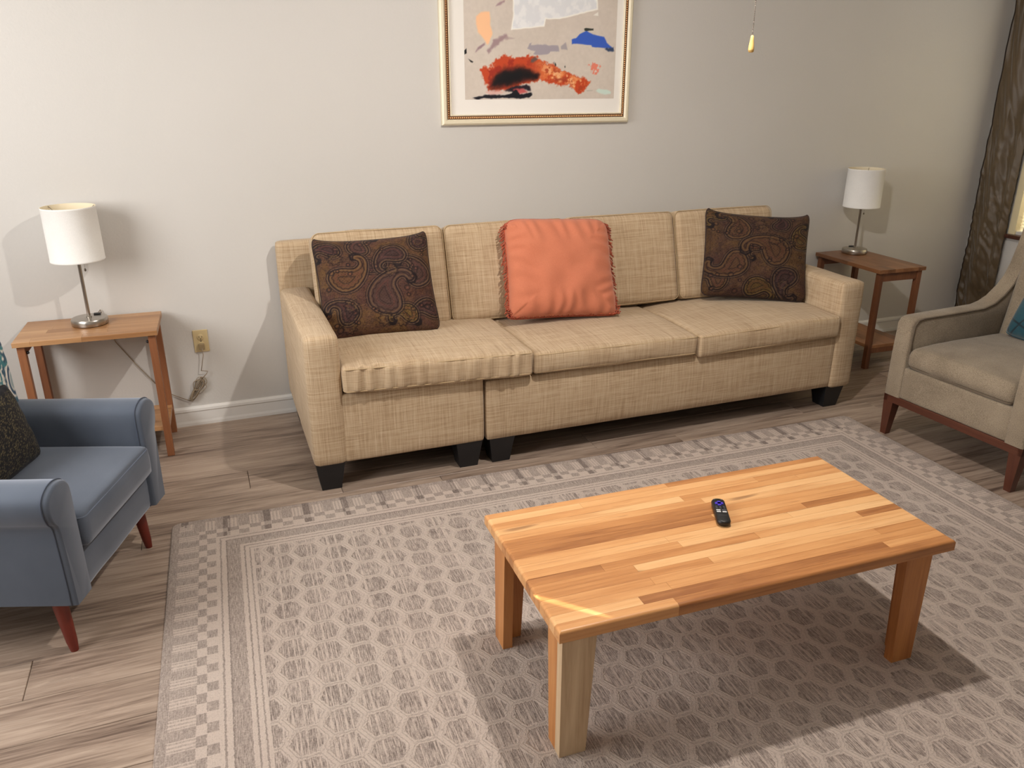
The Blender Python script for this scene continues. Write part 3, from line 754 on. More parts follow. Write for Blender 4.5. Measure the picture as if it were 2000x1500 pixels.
# ------------------------------------------------------------------ sofa
SX, SY, SR = -.2276, -.9912, -.006
AW, HA, ZB, HB, S1, SL = .1422, .696, .125, .922, .7607, 2.8364
sofa = empty('sofa', (SX, SY, 0), SR, 'long beige slub linen sofa in two joined sections with black block feet', 'sofa')
SD = .965
def padded(name, x0, x1, y0, y1, z0, z1, r=.02, bulge=(.004, .004, .004), wr=.0015, n=22, seed=0, mat=None, parent=None, fn=None):
    V, F = soft_box(x1-x0, y1-y0, z1-z0, r, bulge, n, wr, 5, seed, fn)
    return mesh_obj(name, V, F, mat or M['slub'], parent or sofa, True, ((x0+x1)/2, (y0+y1)/2, (z0+z1)/2))
padded('arm', 0, AW, 0, .90, ZB, HA, .022, (.003, .003, .005), .002, 24, 1)
padded('arm', SL-AW, SL, 0, .90, ZB-.008, HA-.004, .022, (.003, .003, .005), .002, 24, 2)
padded('back_frame', 0, S1-.002, .885, SD, ZB, HB, .022, (.002, .002, .004), .001, 22, 3)
padded('back_frame', S1+.002, SL, .885, SD, ZB, HB-.01, .022, (.002, .002, .004), .001, 30, 4)
padded('front_rail', AW-.012, S1-.004, .006, .07, ZB+.004, .437, .012, (.002, .006, .002), .0015, 20, 5)
padded('front_rail', S1+.008, SL-AW+.012, .008, .07, ZB, .412, .012, (.002, .008, .002), .0015, 36, 6)
MB().box(AW-.02, S1-.008, .03, .90, ZB+.02, .425).build('seat_platform', M['void'], sofa)
MB().box(S1+.012, SL-AW+.02, .03, .90, ZB+.02, .402).build('seat_platform', M['void'], sofa)
def foot(cx, cy, top=.062, bot=.042):
    zt = ZB+.01
    r1 = [(cx+a*bot, cy+b*bot, 0) for a, b in ((-1, -1), (1, -1), (1, 1), (-1, 1))]; r2 = [(cx+a*top, cy+b*top, zt) for a, b in ((-1, -1), (1, -1), (1, 1), (-1, 1))]
    MB().loft([r1, r2]).build('foot', M['black'], sofa)
for cx in (.068, S1-.072, S1+.085, SL-.09):
    foot(cx, .075)
for cx in (.068, S1-.072, S1+.085, SL-.09):
    foot(cx, .88)
def seat_cushion(x0, x1, z0, th, tilt, seed, wr=.004, d0=-.028, crease=0):
    def fn(res, a):
        # gathered creases down the front of the first cushion
        if crease and a.y < -.2:
            k = max(0, -a.y-.2)/.8
            f = math.sin(res.x*88+noise.noise(Vector((res.x*9, 0, 1)))*6)*.0065*k*(.4+.6*abs(noise.noise(Vector((res.x*5, 3, 1)))*2))*(1 if a.z > -.9 else 0)
            res = res+Vector((0, f, f*.6))
        return res
    L = x1-x0; dep = .60-d0
    V, F = soft_box(L, dep, th, .017, (.003, .005, .020), 96 if crease else 48, wr, 5, seed, fn)
    loc = ((x0+x1)/2, (d0+.60)/2, z0+th/2)
    o = mesh_obj('seat_cushion', V, F, M['slub'], sofa, True, loc, (0, tilt, 0))
    pts = [Vector(p) for p in seam_ring(L, dep, th/2-.008, .02, .0022)]
    MB().tube(pts, .0022, 5, True).build('seam', M['slubpipe'], o, True)
    pts = [Vector(p) for p in seam_ring(L, dep, -th/2+.008, .02, .0022)]
    MB().tube(pts, .0022, 5, True).build('seam', M['slubpipe'], o, True)
    return o
seat_cushion(AW+.002, .982, .440, .112, math.radians(1.6), 11, .005, -.030, 1)
seat_cushion(.986, 1.835, .424, .096, math.radians(.6), 12, .004, -.022)
seat_cushion(1.845, SL-AW-.004, .410, .108, math.radians(-1.0), 13, .005, -.022)
def back_cushion(x0, x1, seed, ang=15.5):
    L = x1-x0; hgt = .475; th = .155
    V, F = soft_box(L, th, hgt, .034, (.003, .016, .006), 34, .004, 5, seed)
    a = math.radians(ang)
    # bottom front edge sits on the seat, top leans on the back frame
    loc = ((x0+x1)/2, .56+math.sin(a)*hgt/2+.02, .525+math.cos(a)*hgt/2)
    o = mesh_obj('back_cushion', V, F, M['slub'], sofa, True, loc, (-a, 0, 0))
    pts = [(q[0], -th/2+.012, q[1]) for q in seam_ring(L, hgt, 0, .034, .003)]
    MB().tube(pts, .0022, 5, True).build('seam', M['slubpipe'], o, True)
    return o
bx = [AW-.002, .77, 1.42, 2.06, SL-AW+.004]
for i in range(4): back_cushion(bx[i]+.002, bx[i+1]-.002, 20+i, 15.5+[0, .3, -.2, .2][i])

# ------------------------------------------------------------------ staved slabs
def g1(t, Lm, r):
    """position and drop for a parameter running over a rounded edge at both ends"""
    if t < r: th = (r-t)/r; th = min(th, 1)*PI*.55; return r-r*math.sin(th), r-r*math.cos(th)
    if t > Lm-r: th = (t-(Lm-r))/r; th = min(th, 1)*PI*.55; return Lm-r+r*math.sin(th), r-r*math.cos(th)
    return t, 0
def stave_slab(parent, Lx, Ly, z0, z1, r, rows, mat, seed, lo=.25, hi=.6, name='stave', warm=None):
    rn = random.Random(seed); ys = [Ly*k/rows for k in range(rows+1)]
    for k in range(rows):
        xs = [0]
        x = rn.uniform(lo*.4, hi)
        while x < Lx-.08: xs.append(x); x += rn.uniform(lo, hi)
        xs.append(Lx)
        for a, b in zip(xs[:-1], xs[1:]):
            def samp(t0, t1, Lm, nn):
                S = set([t0, t1]); 
                for q in range(1, 8):
                    for e in (r*q/8, Lm-r*q/8, r, Lm-r):
                        if t0 < e < t1: S.add(e)
                return sorted(S)
            U = samp(a, b, Lx, 4); W_ = samp(ys[k], ys[k+1], Ly, 2)
            V = []; F = []; nu, nv = len(U), len(W_)
            ox, oy = (a+b)/2, (ys[k]+ys[k+1])/2
            for w_ in W_:
                yy, dy = g1(w_, Ly, r)
                for u in U:
                    xx, dx = g1(u, Lx, r); V.append((xx-ox, yy-oy, z1-max(dx, dy)))
            for j in range(nv-1):
                for i in range(nu-1): q = j*nu+i; F.append((q, q+1, q+nu+1, q+nu))
            n0 = len(V); V += [(v[0], v[1], z0) for v in V[:n0]]
            for j in range(nv-1):
                for i in range(nu-1): q = n0+j*nu+i; F.append((q, q+nu, q+nu+1, q+1))
            per = [i for i in range(nu)]+[j*nu+nu-1 for j in range(1, nv)]+[(nv-1)*nu+i for i in range(nu-2, -1, -1)]+[j*nu for j in range(nv-2, 0, -1)]
            for p, q in zip(per, per[1:]+per[:1]): F.append((q, p, p+n0, q+n0))
            # hairline joint
            g_ = .00025
            V = [(v[0]*(1-g_/max(.01, (b-a)/2)) if 0 < a or b < Lx else v[0], v[1]*(1-g_/((ys[k+1]-ys[k])/2)), v[2]) for v in V]
            mesh_obj(name, V, F, mat, parent, False, (ox, oy, 0))

# ------------------------------------------------------------------ coffee table
TX, TY, TR = .1262, -2.6943, -.0275
TL, TW, TH = 1.22, .587, .433
ct = empty('coffee_table', (TX, TY, RUGZ), TR, 'low butcher block coffee table with chunky corner legs standing on the rug', 'table')
th = TH-RUGZ
top = MB().box(.02, TL-.02, .02, TW-.02, th-.034, th-.030).build('tabletop', M['oak_z'], ct)
stave_slab(top, TL, TW, th-.032, th, .009, 18, M['oak'], 8, .35, .95)
ap = MB().box(.075, TL-.075, .055, .073, th-.062, th-.034, .002).box(.075, TL-.075, TW-.073, TW-.055, th-.062, th-.034, .002)
ap.build('apron', M['oak'], ct)
def corner_leg(cx, cy, sx_, sy_, front_mat, side_mat):
    lg = D.objects.new('leg', None); COL.objects.link(lg); lg.parent = ct
    zt = th-.034; tk = .03; wt, wb = .094, .074
    def board(name, along, mat):
        R = []
        for z_, wd in ((0, wb), (zt, wt)):
            if along == 'x': P = [(cx, cy), (cx+sx_*wd, cy), (cx+sx_*wd, cy+sy_*tk), (cx, cy+sy_*tk)]
            else: P = [(cx, cy+sy_*tk), (cx+sx_*tk, cy+sy_*tk), (cx+sx_*tk, cy+sy_*wd), (cx, cy+sy_*wd)]
            R.append([(x, y, z_) for x, y in P])
        return MB().loft(R).build(name, mat, lg)
    board('leg_board', 'x', front_mat); board('leg_board', 'y', side_mat)
    return lg
ins = .022
tag(corner_leg(ins, ins+.010, 1, 1, M['ash_z'], M['oak_z']), 'pale worn front leg')
corner_leg(TL-ins-.018, ins+.010, -1, 1, M['oak_z'], M['oak_z'])
corner_leg(ins, TW-ins-.01, 1, -1, M['oak_z'], M['oak_z'])
corner_leg(TL-ins-.018, TW-ins-.01, -1, -1, M['oak_z'], M['oak_z'])

# ------------------------------------------------------------------ remote control
RMZ = TH+.0006
rc = empty('remote_control', (.8025, -2.368, RMZ), math.radians(-26), 'black remote control with a purple pad lying on the coffee table', 'remote')
def rrect(hx, hy, r, z, n=6):
    P = []
    for cx, cy, a0 in ((hx-r, hy-r, 0), (-hx+r, hy-r, 90), (-hx+r, -hy+r, 180), (hx-r, -hy+r, 270)):
        for k in range(n+1):
            a = math.radians(a0+90*k/n); P.append((cx+r*math.cos(a), cy+r*math.sin(a), z))
    return P
hx, hy = .0205, .072
MB().loft([rrect(hx-.006, hy-.006, .014, 0), rrect(hx-.001, hy-.001, .017, .006), rrect(hx, hy, .018, .013), rrect(hx-.002, hy-.002, .017, .018), rrect(hx-.005, hy-.005, .014, .0195)]).build('body', M['remote'], rc, 'auto')
pd = MB()
pd.loft([rrect(.0055, .0125, .003, .0195), rrect(.005, .012, .003, .0215)]).loft([rrect(.0125, .0055, .003, .0195), rrect(.012, .005, .003, .0215)])
pd.v = [(x, y+.037, z) for x, y, z in pd.v]; pd.build('direction_pad', M['purple'], rc)
def btn(x, y, w_, h_, mat, name='button'):
    MB().box(x-w_/2, x+w_/2, y-h_/2, y+h_/2, .0193, .0206, .0004).build(name, mat, rc)
g_btn = plain('grey_button', rgb(92, 92, 98), .5)
for x in (-.011, .011): btn(x, .060, .006, .003, g_btn)
for r_ in range(2):
    for x in (-.011, 0, .011): btn(x, .017-r_*.009, .0055, .0035, g_btn)
for r_ in range(2):
    for x, m_ in ((-.0085, M['white']), (.0085, g_btn if r_ == 0 else M['white'])): btn(x, -.004-r_*.010, .0125, .005, m_, 'shortcut_button')
MB().box(-.012, .012, -.0335, -.0325, .0194, .0197).build('logo_line', g_btn, rc)

# ------------------------------------------------------------------ end tables
def end_table(name, loc, rz, label, seed, ma='acacia'):
    mx_, mz_ = M[ma], M[ma+'_z']
    t = empty(name, loc, rz, label, 'table', )
    EL, EW, EH = .5699, .3432, .6183
    top = MB().box(.02, EL-.02, .02, EW-.02, EH-.026, EH-.022).build('tabletop', mz_, t)
    stave_slab(top, EL, EW, EH-.022, EH, .0025, 6, mx_, seed, .16, .5)
    lw = .031
    for lx in (.012, EL-.012-lw):
        for ly in (.014, EW-.014-lw):
            MB().box(lx, lx+lw, ly, ly+lw, 0, EH-.026, .002).build('leg', mz_, t)
        MB().box(lx+.006, lx+lw-.010, .014+lw, EW-.014-lw, EH-.075, EH-.026, .001).build('apron', mz_, t)
        MB().box(lx+.006, lx+lw-.010, .014+lw, EW-.014-lw, .098, .128, .001).build('stretcher', mz_, t)
    sh = MB().box(.012+lw, EL-.012-lw, .030, EW-.030, .128, .130).build('shelf', mz_, t)
    stave_slab(sh, EL-.03, EW-.05, 0, .020, .002, 5, mx_, seed+3, .2, .5, 'shelf_stave')
    for c_ in sh.children: c_.location = (c_.location.x+.015, c_.location.y+.025, .130)
    for lx in (.012+lw+.001, EL-.012-lw-.001):
        s = 1 if lx < EL/2 else -1
        MB().lathe([(.007, 0), (.007, .006), (.004, .010)], (0, 0, 0), 12, Matrix.Rotation(s*PI/2, 4, 'Y')).build('bolt', M['darkplastic'], t, True, (lx, .014+lw/2, EH-.055))
    return t
AR = -.0304
end_table('end_table', (-1.357, -.352, 0), AR, 'wooden end table standing behind the blue armchair, lamp on top', 31)
BR = -.0370
U_ = Vector((math.cos(BR), math.sin(BR), 0)); V_ = Vector((-math.sin(BR), math.cos(BR), 0))
bo = Vector((3.122, -.592, 0))+U_*.3432
end_table('end_table', bo, BR+PI/2, 'reddish wooden end table between the sofa arm and the taupe armchair', 47, 'acacia_red')

# ------------------------------------------------------------------ table lamps
def lamp(loc, label, rz=0):
    t = empty('table_lamp', loc, rz, label, 'lamp')
    MB().lathe([(.070, 0), (.0755, .003), (.0765, .008), (.0765, .026), (.073, .031), (.02, .033), (.012, .034)], n=48).build('base', M['nickel'], t, 'auto')
    MB().lathe([(.012, 0), (.012, .004), (.0075, .008), (.0075, .322), (.012, .332), (.012, .367)], (0, 0, .033), 20).build('pole', M['nickel'], t, 'auto')
    MB().box(-.015, .015, -.011, .011, .0, .006, .002).build('power_socket', M['darkplastic'], t, False, (.030, .042, .032))
    R1, R0, z0, z1 = .1085, .110, .294, .528
    n = 64; V = []; F = []
    rings = [(R0, z0), (R1, z1), (R1-.002, z1), (R0-.002, z0)]
    sh = MB(); sh.lathe([(R0, z0), (R0+.0008, z0+.001), (R0+.0006, z0+.007), (R0, z0+.008), (R1, z1-.008), (R1+.0006, z1-.007), (R1+.0008, z1-.001), (R1, z1)], (0, 0, 0), n, cap=False)
    s = sh.build('lamp_shade', M['shade'], t, True)
    li = MB(); li.lathe([(R0, z0), (R0-.0022, z0), (R1-.0022, z1), (R1, z1)], (0, 0, 0), n, cap=False); li.build('shade_lining', M['shade_in'], s, 'auto')
    sp = MB()
    for k in range(3):
        a = 2*PI*k/3+.4; sp.tube([(0, 0, .482), (.05*math.cos(a), .05*math.sin(a), .482), ((R1-.002)*math.cos(a), (R1-.002)*math.sin(a), z1-.004)], .0014, 6)
    sp.tube([(.02*math.cos(q*PI/8), .02*math.sin(q*PI/8), .482) for q in range(16)], .0018, 6, True)
    sp.build('spider_fitter', M['nickel'], t, True)
    MB().lathe([(.013, .398), (.013, .42), (.03, .46), (.028, .49), (.01, .51), (.002, .512)], n=20).build('bulb', M['frost'], t, True)
    pc = MB(); 
    for q in range(12): pc.lathe([(.0004, -.0013), (.0014, 0), (.0004, .0013)], (.022, -.012, .32-q*.0052), 6)
    pc.lathe([(.001, .006), (.004, .001), (.0045, -.004), (.002, -.008)], (.022, -.012, .252), 10)
    pc.build('pull_chain', M['chain'], t, True)
    return t
TT = .6187
lamp((-1.072, -.150, TT), 'white drum shade lamp with nickel stem on the left end table', 0)
lamp((3.352, -.135, TT), 'white drum shade lamp with nickel stem on the right end table by the curtain', .3)

# ------------------------------------------------------------------ wall outlet, plug and cord
ol = empty('wall_outlet', (-.6195, 0, .442), 0, 'ivory duplex wall outlet between the left end table and the sofa', 'outlet')
MB().box(-.035, .035, -.006, 0, -.057, .057, .0025).build('cover_plate', M['ivory'], ol)
for zz in (.0195, -.0195):
    f_ = MB().lathe([(.0165, 0), (.0165, .0018), (.0155, .0025)], (0, 0, 0), 24, Matrix.Rotation(PI/2, 4, 'X')).build('receptacle', M['ivory'], ol, True, (0, -.006, zz))
    m = MB().box(-.0075, -.005, -.0032, -.0024, -.001, .007).box(.005, .0075, -.0032, -.0024, -.001, .006)
    m.lathe([(.0026, 0), (.0026, .0007)], (0, -.0025, -.008), 10, Matrix.Rotation(PI/2, 4, 'X'))
    m.build('slot', M['socket'], f_)
MB().lathe([(.003, 0), (.003, .001)], (0, -.0062, 0), 12, Matrix.Rotation(PI/2, 4, 'X')).build('screw', M['socket'], ol)
pc = MB(); rnd = random.Random(2)
ox, oz = -.6195, .442
base = [(ox, -.030, oz-.030), (ox+.002, -.034, oz-.065), (ox-.008, -.03, oz-.105), (ox-.018, -.026, oz-.148)]
cr = MB().tube(base, .0021, 6)
for k in range(7):
    a = rnd.uniform(-.006, .006); b = rnd.uniform(-.008, .010); s = rnd.uniform(.85, 1.1)
    loopp = []
    for q in range(25):
        t_ = q/24*2*PI; lx = math.cos(t_)*.064*s; lz = math.sin(t_)*(.0055+.0015*k)*(1+.5*k*max(0, math.cos(t_)))
        an = math.radians(58); X_ = lx*math.cos(an)-lz*math.sin(an); Z_ = lx*math.sin(an)+lz*math.cos(an)
        loopp.append((ox-.052+X_+a, -.012-.0035*(k % 4)-.002, .192+Z_+b))
    cr.tube(loopp, .0021, 5, True)
cr.tube([(ox-.052+math.cos(q*PI/8)*.009, -.018+math.sin(q*PI/8)*.012, .196) for q in range(16)], .003, 6, True)
cr.tube([(ox-.018, -.026, oz-.148), (ox+.012, -.022, oz-.156), (ox+.004, -.02, oz-.17), (ox-.03, -.018, oz-.20)], .0021, 6)
# run from the bundle behind the end table and up to the lamp
cr.tube([(ox-.09, -.012, .135), (-.80, -.008, .185), (-.86, -.006, .25), (-.93, -.006, .36), (-1.00, -.006, .48), (-1.03, -.006, .60), (-1.04, -.008, .645), (-1.06, -.05, .6235), (-1.065, -.072, .624)], .0021, 6)
cd = tag(cr.build('lamp_cord', M['cord'], None, True), 'thin tan lamp cord bundled below the wall outlet', 'cord')
MB().box(-.0135, .0135, -.030, -.0085, -.040, -.010, .003, ).build('plug', M['plug'], cd, False, (ox, 0, oz))

# ------------------------------------------------------------------ blue armchair
BA = 1.235
bc = empty('armchair', (-1.036, -1.812, 0), BA, 'slate blue velvet armchair with cherry red legs at the left edge', 'armchair')
# local x runs along the front (near to far), local y runs towards the back
BW, BD, BZ = .725, .76, .20
def bpad(name, x0, x1, y0, y1, z0, z1, r, bulge, seed, mat=None, rot=None, n=26, wr=.002, fn=None):
    V, F = soft_box(x1-x0, y1-y0, z1-z0, r, bulge, n, wr, 5, seed, fn)
    return mesh_obj(name, V, F, mat or M['velvet'], bc, True, ((x0+x1)/2, (y0+y1)/2, (z0+z1)/2), rot)
bpad('seat_frame', .02, BW-.02, .012, BD-.04, BZ-.01, .335, .015, (0, .004, 0), 1)
def blue_arm(sgn):
    prof = [(.018, BZ), (.014, .36), (.010, .46), (-.008, .49), (-.020, .525), (-.018, .56), (.004, .582), (.040, .593), (.078, .588), (.104, .572), (.113, .54), (.112, .46), (.112, .33), (.112, BZ)]
    # densify with a closed Catmull-Rom over the rolled top
    cx, cz = .05, .40
    ys = [(.018, .90), (.008, .955), (.0, .985), (-.002, 1.0)]
    rings = []
    for d, s in ((0.0, .90), (-.010, .955), (-.016, 1.0)): pass
    prof2 = []
    P = prof
    for i in range(len(P)):
        a = P[i]; b = P[(i+1) % len(P)]; p0 = P[i-1]; p3 = P[(i+2) % len(P)]
        for t_ in (0, .33, .66):
            if i in (len(P)-1,): q = (a[0]*(1-t_)+b[0]*t_, a[1]*(1-t_)+b[1]*t_)
            else:
                def cr_(k): return .5*((2*a[k])+(-p0[k]+b[k])*t_+(2*p0[k]-5*a[k]+4*b[k]-p3[k])*t_*t_+(-p0[k]+3*a[k]-3*b[k]+p3[k])*t_**3)
                q = (cr_(0), cr_(1)) if 1 < i < len(P)-3 else (a[0]*(1-t_)+b[0]*t_, a[1]*(1-t_)+b[1]*t_)
            prof2.append(q)
    def ring(y, s):
        R = []
        for x, z in prof2:
            dx = x-cx; k = (1-s)
            R.append(((cx+dx*(1-k*1.0)), y, z-(max(0, z-.50))*k*.9))
        return R
    rings = [ring(.022, .80), ring(.008, .90), ring(.001, .97), ring(-.001, .985)]
    rings = [ring(-.006, .86), ring(-.004, .92), ring(.002, .97), ring(.014, 1.0), ring(.10, 1.0), ring(.3, 1.0), ring(.5, 1.0), ring(BD-.06, 1.0)]
    m = MB().loft(rings)
    if sgn < 0: m.v = [(BW-x, y, z) for x, y, z in m.v]
    o = m.build('arm', M['velvet'], bc, 'auto')
    sr = [(q[0], q[1]-.001, q[2]) for q in ring(.014, 1.012)]
    if sgn < 0: sr = [(BW-x, y, z) for x, y, z in sr]
    MB().tube(sr, .0022, 5, True).build('welt', plain('velvet_welt', rgb(70, 78, 94), .8), o, True)
    return o
blue_arm(1); blue_arm(-1)
cu = bpad('seat_cushion', .114, BW-.114, -.022, .60, .337, .448, .022, (.002, .006, .012), 5, None, None, 30, .002)
MB().tube([Vector(p) for p in seam_ring(BW-.228, .622, .044, .024, .003)], .0022, 5, True).build('piping', plain('velvet_cord', rgb(96, 106, 124), .8), cu, True)
bpad('backrest', .03, BW-.03, .53, .68, .20, .80, .05, (.01, .02, .01), 7, None, (math.radians(-9), 0, 0), 28, .003)
def round_leg(root, x, y, zt, mat, lean=(0, 0), r1=.024, r0=.0145):
    P = [(x+lean[0], y+lean[1], 0), (x, y, zt)]
    m = MB()
    n = 20; rings = []
    for k in range(7):
        t_ = k/6; r = r0+(r1-r0)*t_; cx = x+lean[0]*(1-t_); cy = y+lean[1]*(1-t_); zz = zt*t_
        if k == 0: r *= .8
        rings.append([(cx+r*math.cos(2*PI*q/n), cy+r*math.sin(2*PI*q/n), zz+(.0 if k else 0)) for q in range(n)])
    m.loft(rings); return m.build('leg', mat, root, 'auto')
for lx, ly, ln in ((.075, .085, (-.006, -.018)), (BW-.075, .085, (.006, -.018)), (.08, BD-.09, (-.006, .02)), (BW-.08, BD-.09, (.006, .02))):
    round_leg(bc, lx, ly, BZ+.0, M['cherry'], ln)

def in_chair(root_loc, ang, u, v, z): 
    c_, s_ = math.cos(ang), math.sin(ang); return (root_loc[0]+u*c_-v*s_, root_loc[1]+u*s_+v*c_, z)
def damask_cols(n, U, V_):
    Xg = (U+1)*50; Yg = (V_+1)*50; img = np.ones((n, n, 3))*np.array([222, 214, 204])/255.
    f2 = fbm(n, 26, 4)
    for cx in (15, 55, 95):
        for cy in (10, 55, 100):
            oy = 22 if cx == 55 else 0
            d = np.hypot((Xg-cx)/1.0, (Yg-cy-oy)/1.45)
            lay(img, (1-sst(np.abs(d-14+(f2-.5)*9), 1.0, 2.4)), (52, 84, 104)); lay(img, (1-sst(np.abs(d-20+(f2-.5)*8), .8, 2)), (60, 120, 128))
            lay(img, (1-sst(d, 4, 7)), (150, 164, 168)); lay(img, (1-sst(np.abs(d-8), .8, 1.8)), (38, 70, 98))
    lay(img, sst(f2, .70, .75)*.5, (70, 108, 120))
    lay(img, sst(Yg, 93, 94.5), (34, 52, 96))
    return img
def gold_cols(n, U, V_):
    img = np.ones((n, n, 3))*np.array([22, 21, 24])/255.; f = fbm(n, 16, 3); f2 = fbm(n, 30, 8)
    q = np.abs(((f*12) % 1)-.5); lay(img, (1-sst(q, .03, .10))*.8, (104, 92, 62)); q = np.abs(((f2*9) % 1)-.5); lay(img, (1-sst(q, .02, .06))*.6, (150, 136, 96))
    e = np.maximum(np.abs(U), np.abs(V_)); lay(img, sst(e, .86, .90), (20, 20, 26))
    return img
bl0 = (-1.036, -1.812)
make_pillow('throw_pillow', 'cream and teal patterned pillow leaning on the back of the blue armchair', .44, .40, .09, in_chair(bl0, BA, .485, .455, .452), BA, math.radians(3), 0, M['paisley'], 110, damask_cols, plain('navy_cord', rgb(34, 50, 92), .8), .03, .003, 8)
make_pillow('throw_pillow', 'small black pillow with gold scrollwork lying in the blue armchair', .36, .27, .10, in_chair(bl0, BA, .355, .315, .452), BA, math.radians(14), 0, M['paisley'], 110, gold_cols, plain('black_cord', rgb(18, 18, 24), .7), .04, .003, 9)

# ------------------------------------------------------------------ taupe armchair
TA = -1.524
TO = (2.511, -1.327)
tc = empty('armchair', (TO[0], TO[1], 0), TA, 'taupe tweed armchair with sloping arms on dark wooden legs at the right', 'armchair')
TWd, TZB = .722, .209
def tpad(name, x0, x1, y0, y1, z0, z1, r, bulge, seed, rot=None, n=26, wr=.0015, fn=None, mat=None):
    V, F = soft_box(x1-x0, y1-y0, z1-z0, r, bulge, n, wr, 5, seed, fn)
    return mesh_obj(name, V, F, mat or M['tweed'], tc, True, ((x0+x1)/2, (y0+y1)/2, (z0+z1)/2), rot)
def taupe_arm(x0, x1):
    P = [(.0, TZB), (.0, .42), (.006, .575), (.02, .598), (.05, .606), (.25, .608), (.487, .611), (.545, .624), (.595, .647), (.655, .694), (.695, .74), (.723, .80), (.75, .89), (.769, .983), (.785, 1.06), (.80, 1.075), (.84, 1.07), (.86, 1.03), (.83, .80), (.80, .55), (.79, TZB)]
    rings = []
    e = .010; cy, cz = .42, .42
    def ins(s): 
        R = []
        for y, z in P:
            yy = y+(s if y < .1 else (-s if z < .9 and y > .78 else s*.6 if z > .62 and y < .8 else 0)); zz = z-(s if z > .55 else 0)
            R.append((yy, zz))
        return R
    for x, s in ((x0, .008), (x0+.003, .003), (x0+.009, 0), (x1-.009, 0), (x1-.003, .003), (x1, .008)):
        rings.append([(x, y, z) for y, z in ins(s)])
    m = MB().loft(rings); o = m.build('arm', M['tweed'], tc, 'auto')
    return o
a1 = taupe_arm(0, .086); a2 = taupe_arm(TWd-.086, TWd)
for arm_, xx in ((a1, .086), (a2, TWd-.086)):
    pp = [(xx, .03, .40), (xx, .022, .50), (xx, .026, .57), (xx, .045, .594), (xx, .08, .600), (xx, .25, .600), (xx, .487, .603), (xx, .56, .622), (xx, .62, .660), (xx, .67, .71), (xx, .705, .78), (xx, .74, .89), (xx, .76, .98)]
    MB().tube(pp, .0042, 6).build('piping', M['piping'], arm_, True)
tpad('front_rail', .082, TWd-.082, .006, .06, TZB, .365, .008, (0, .002, 0), 3)
MB().box(.08, TWd-.08, .05, .76, TZB, .36).build('seat_deck', M['tweed'], tc)
def tf(res, a):
    if a.y < 0 and a.z > 0: res.z -= .018*max(0, -a.y-.55)
    return res
cu = tpad('seat_cushion', .089, TWd-.089, .0, .64, .366, .470, .034, (.001, .010, .022), 4, None, 34, .003, tf)
MB().tube([Vector(p) for p in seam_ring(TWd-.178, .64, -.034, .034, .002)], .0026, 5, True).build('seam', M['piping'], cu, True)
tpad('backrest', .088, TWd-.088, .655, .775, .40, 1.05, .035, (.002, .015, .004), 6, (math.radians(-9.5), 0, 0), 28, .002)
rail = MB().box(.0, TWd, .004, .026, .172, TZB, .002).box(.0, .022, .004, .78, .172, TZB, .002).box(TWd-.022, TWd, .004, .78, .172, TZB, .002).box(0, TWd, .758, .78, .172, TZB, .002)
rail.build('base_rail', M['walnut_y'], tc)
def sq_leg(x, y, lx, ly):
    R = []
    for z, w_, k in ((0, .0155, 1), (TZB-.002, .029, 0)):
        cx, cy = x+lx*k, y+ly*k; R.append([(cx+a*w_, cy+b*w_, z) for a, b in ((-1, -1), (1, -1), (1, 1), (-1, 1))])
    return MB().loft(R).build('leg', M['walnut'], tc)
sq_leg(.029, .033, -.002, -.012); sq_leg(TWd-.029, .033, .002, -.012); sq_leg(.029, .75, -.002, .04); sq_leg(TWd-.029, .75, .002, .04)
g = G('teal_satin'); c = g.coord(); x, y, z = g.sep(c)
def gl(ax_, bx_): return (((ax_)*8.5).fract()-.5).abs().lt(.045)
lat = gl(x+z*.6, 0).max(gl(x-z*.6, 0)).max(gl(x*.3+z*1.1+.03, 0))
g.bump(lat*-1.0+g.noise(c, 12, 2)*.3, .5, .004)
M['teal'] = g.out(g.mix(lat, rgb(12, 70, 84), rgb(5, 36, 48)), .45, sheen=.4)
make_pillow('throw_pillow', 'teal satin pillow with an embossed lattice leaning in the taupe armchair', .42, .40, .13, in_chair(TO, TA, .37, .56, .476), TA, math.radians(20), math.radians(4), M['teal'], 60, None, M['teal'], .03, .003, 12, .004)

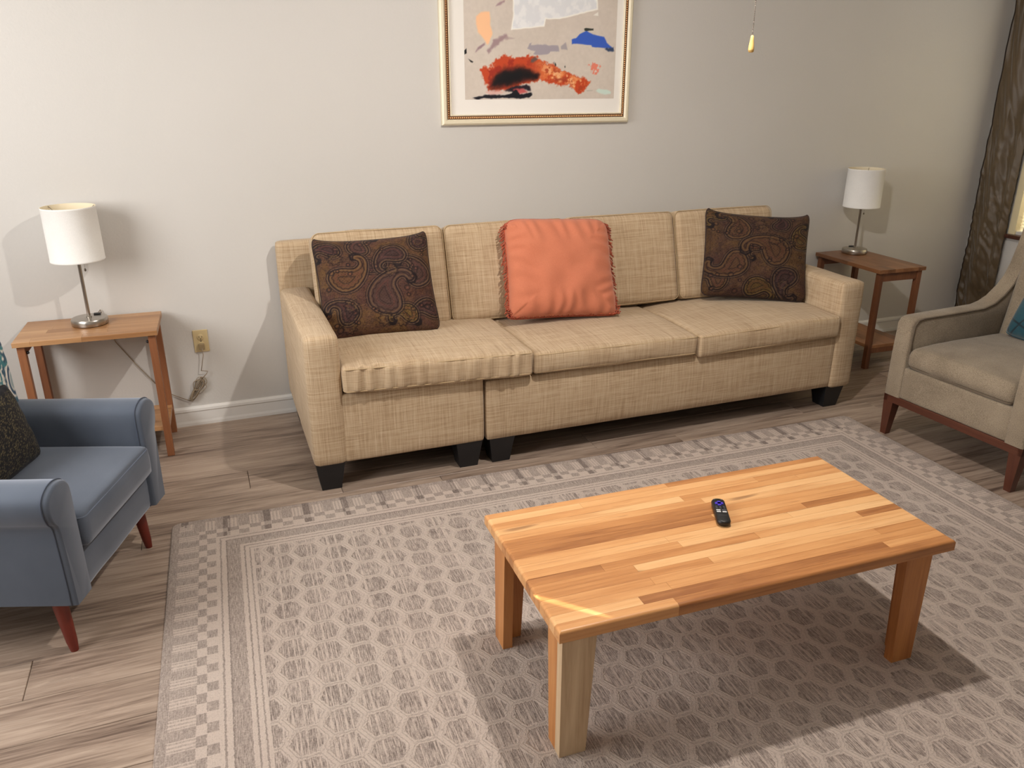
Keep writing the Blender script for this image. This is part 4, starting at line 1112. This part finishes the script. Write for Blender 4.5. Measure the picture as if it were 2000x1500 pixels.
# ------------------------------------------------------------------ ceiling fan (out of frame; only its pull chain hangs into view)
fan = empty('ceiling_fan', (FAN[0], FAN[1], ZC), 0, 'ceiling fan whose beaded pull chain with a pale wooden knob hangs before the wall', 'ceiling fan')
MB().lathe([(.02, -.09), (.06, -.06), (.07, -.01), (.07, 0)], n=32).build('canopy', M['nickel'], fan, 'auto')
MB().lathe([(.012, -.22), (.012, -.08)], n=16).build('downrod', M['nickel'], fan, True)
MB().lathe([(.05, -.36), (.11, -.345), (.13, -.30), (.12, -.24), (.05, -.215), (.02, -.21)], n=40).build('motor_housing', M['nickel'], fan, 'auto')
for k in range(5):
    a = 2*PI*k/5+.3
    o = MB().box(.16, .66, -.065, .065, -.305, -.298, .003).box(.09, .2, -.02, .02, -.300, -.294).build('blade', M['walnut_y'], fan); o.rotation_euler = (0, 0, a)
MB().lathe([(.03, -.45), (.07, -.43), (.08, -.38), (.05, -.36)], n=32).build('light_kit', M['nickel'], fan, 'auto')
for k in range(3):
    a = math.radians(200+120*k); cx, cy = .13*math.cos(a), .13*math.sin(a)
    m = MB().tube([(cx*.5, cy*.5, -.40), (cx*.8, cy*.8, -.405), (cx, cy, -.43)], .008, 8)
    m.build('lamp_arm', M['nickel'], fan, True)
    MB().lathe([(.022, 0), (.028, -.02), (.038, -.05), (.055, -.085), (.053, -.085), (.036, -.05), (.026, -.02), (.02, -.001)], (cx, cy, -.43), 24, cap=False).build('glass_shade', M['frost'], fan, True)
pcx, pcy = 1.021-FAN[0], -2.0-FAN[1]
ch = MB(); zt, zb_ = 2.68-ZC, 1.776-ZC
ch.tube([(pcx-.05, pcy, zt+.02), (pcx, pcy, zt), (pcx, pcy, zb_)], .0006, 5)
nbd = int((zt-zb_)/.0048)
for k in range(nbd): ch.lathe([(.0004, -.0021), (.0022, 0), (.0004, .0021)], (pcx, pcy, zt-k*.0048), 6)
chn = ch.build('pull_chain', M['chain'], fan, True)
MB().lathe([(.0022, .0), (.0042, -.002), (.0052, -.012), (.0078, -.028), (.0086, -.038), (.0078, -.044), (.004, -.0465)], (pcx, pcy, zb_+.001), 20).build('pull_knob', M['maple'], chn, True)

# low sun reaching through a chink in the blinds of the left window: a thin streak across the coffee table corner
sp = light('sun_slit', 'SPOT', (-2.38, -2.40, 1.62), 800, (1.0, .90, .70), .003, None, cone=math.radians(3.7), blend=.3)
mid = Vector((.185, -2.600, .433)); dz = (Vector(sp.location)-mid).normalized(); sd = Vector((.153, -.160, 0)); xa = (sd-dz*sd.dot(dz)).normalized(); ya = dz.cross(xa)
sp.matrix_world = Matrix.Translation(sp.location) @ Matrix((xa, ya, dz)).transposed().to_4x4() @ Matrix.Diagonal((1, .06, 1, 1))
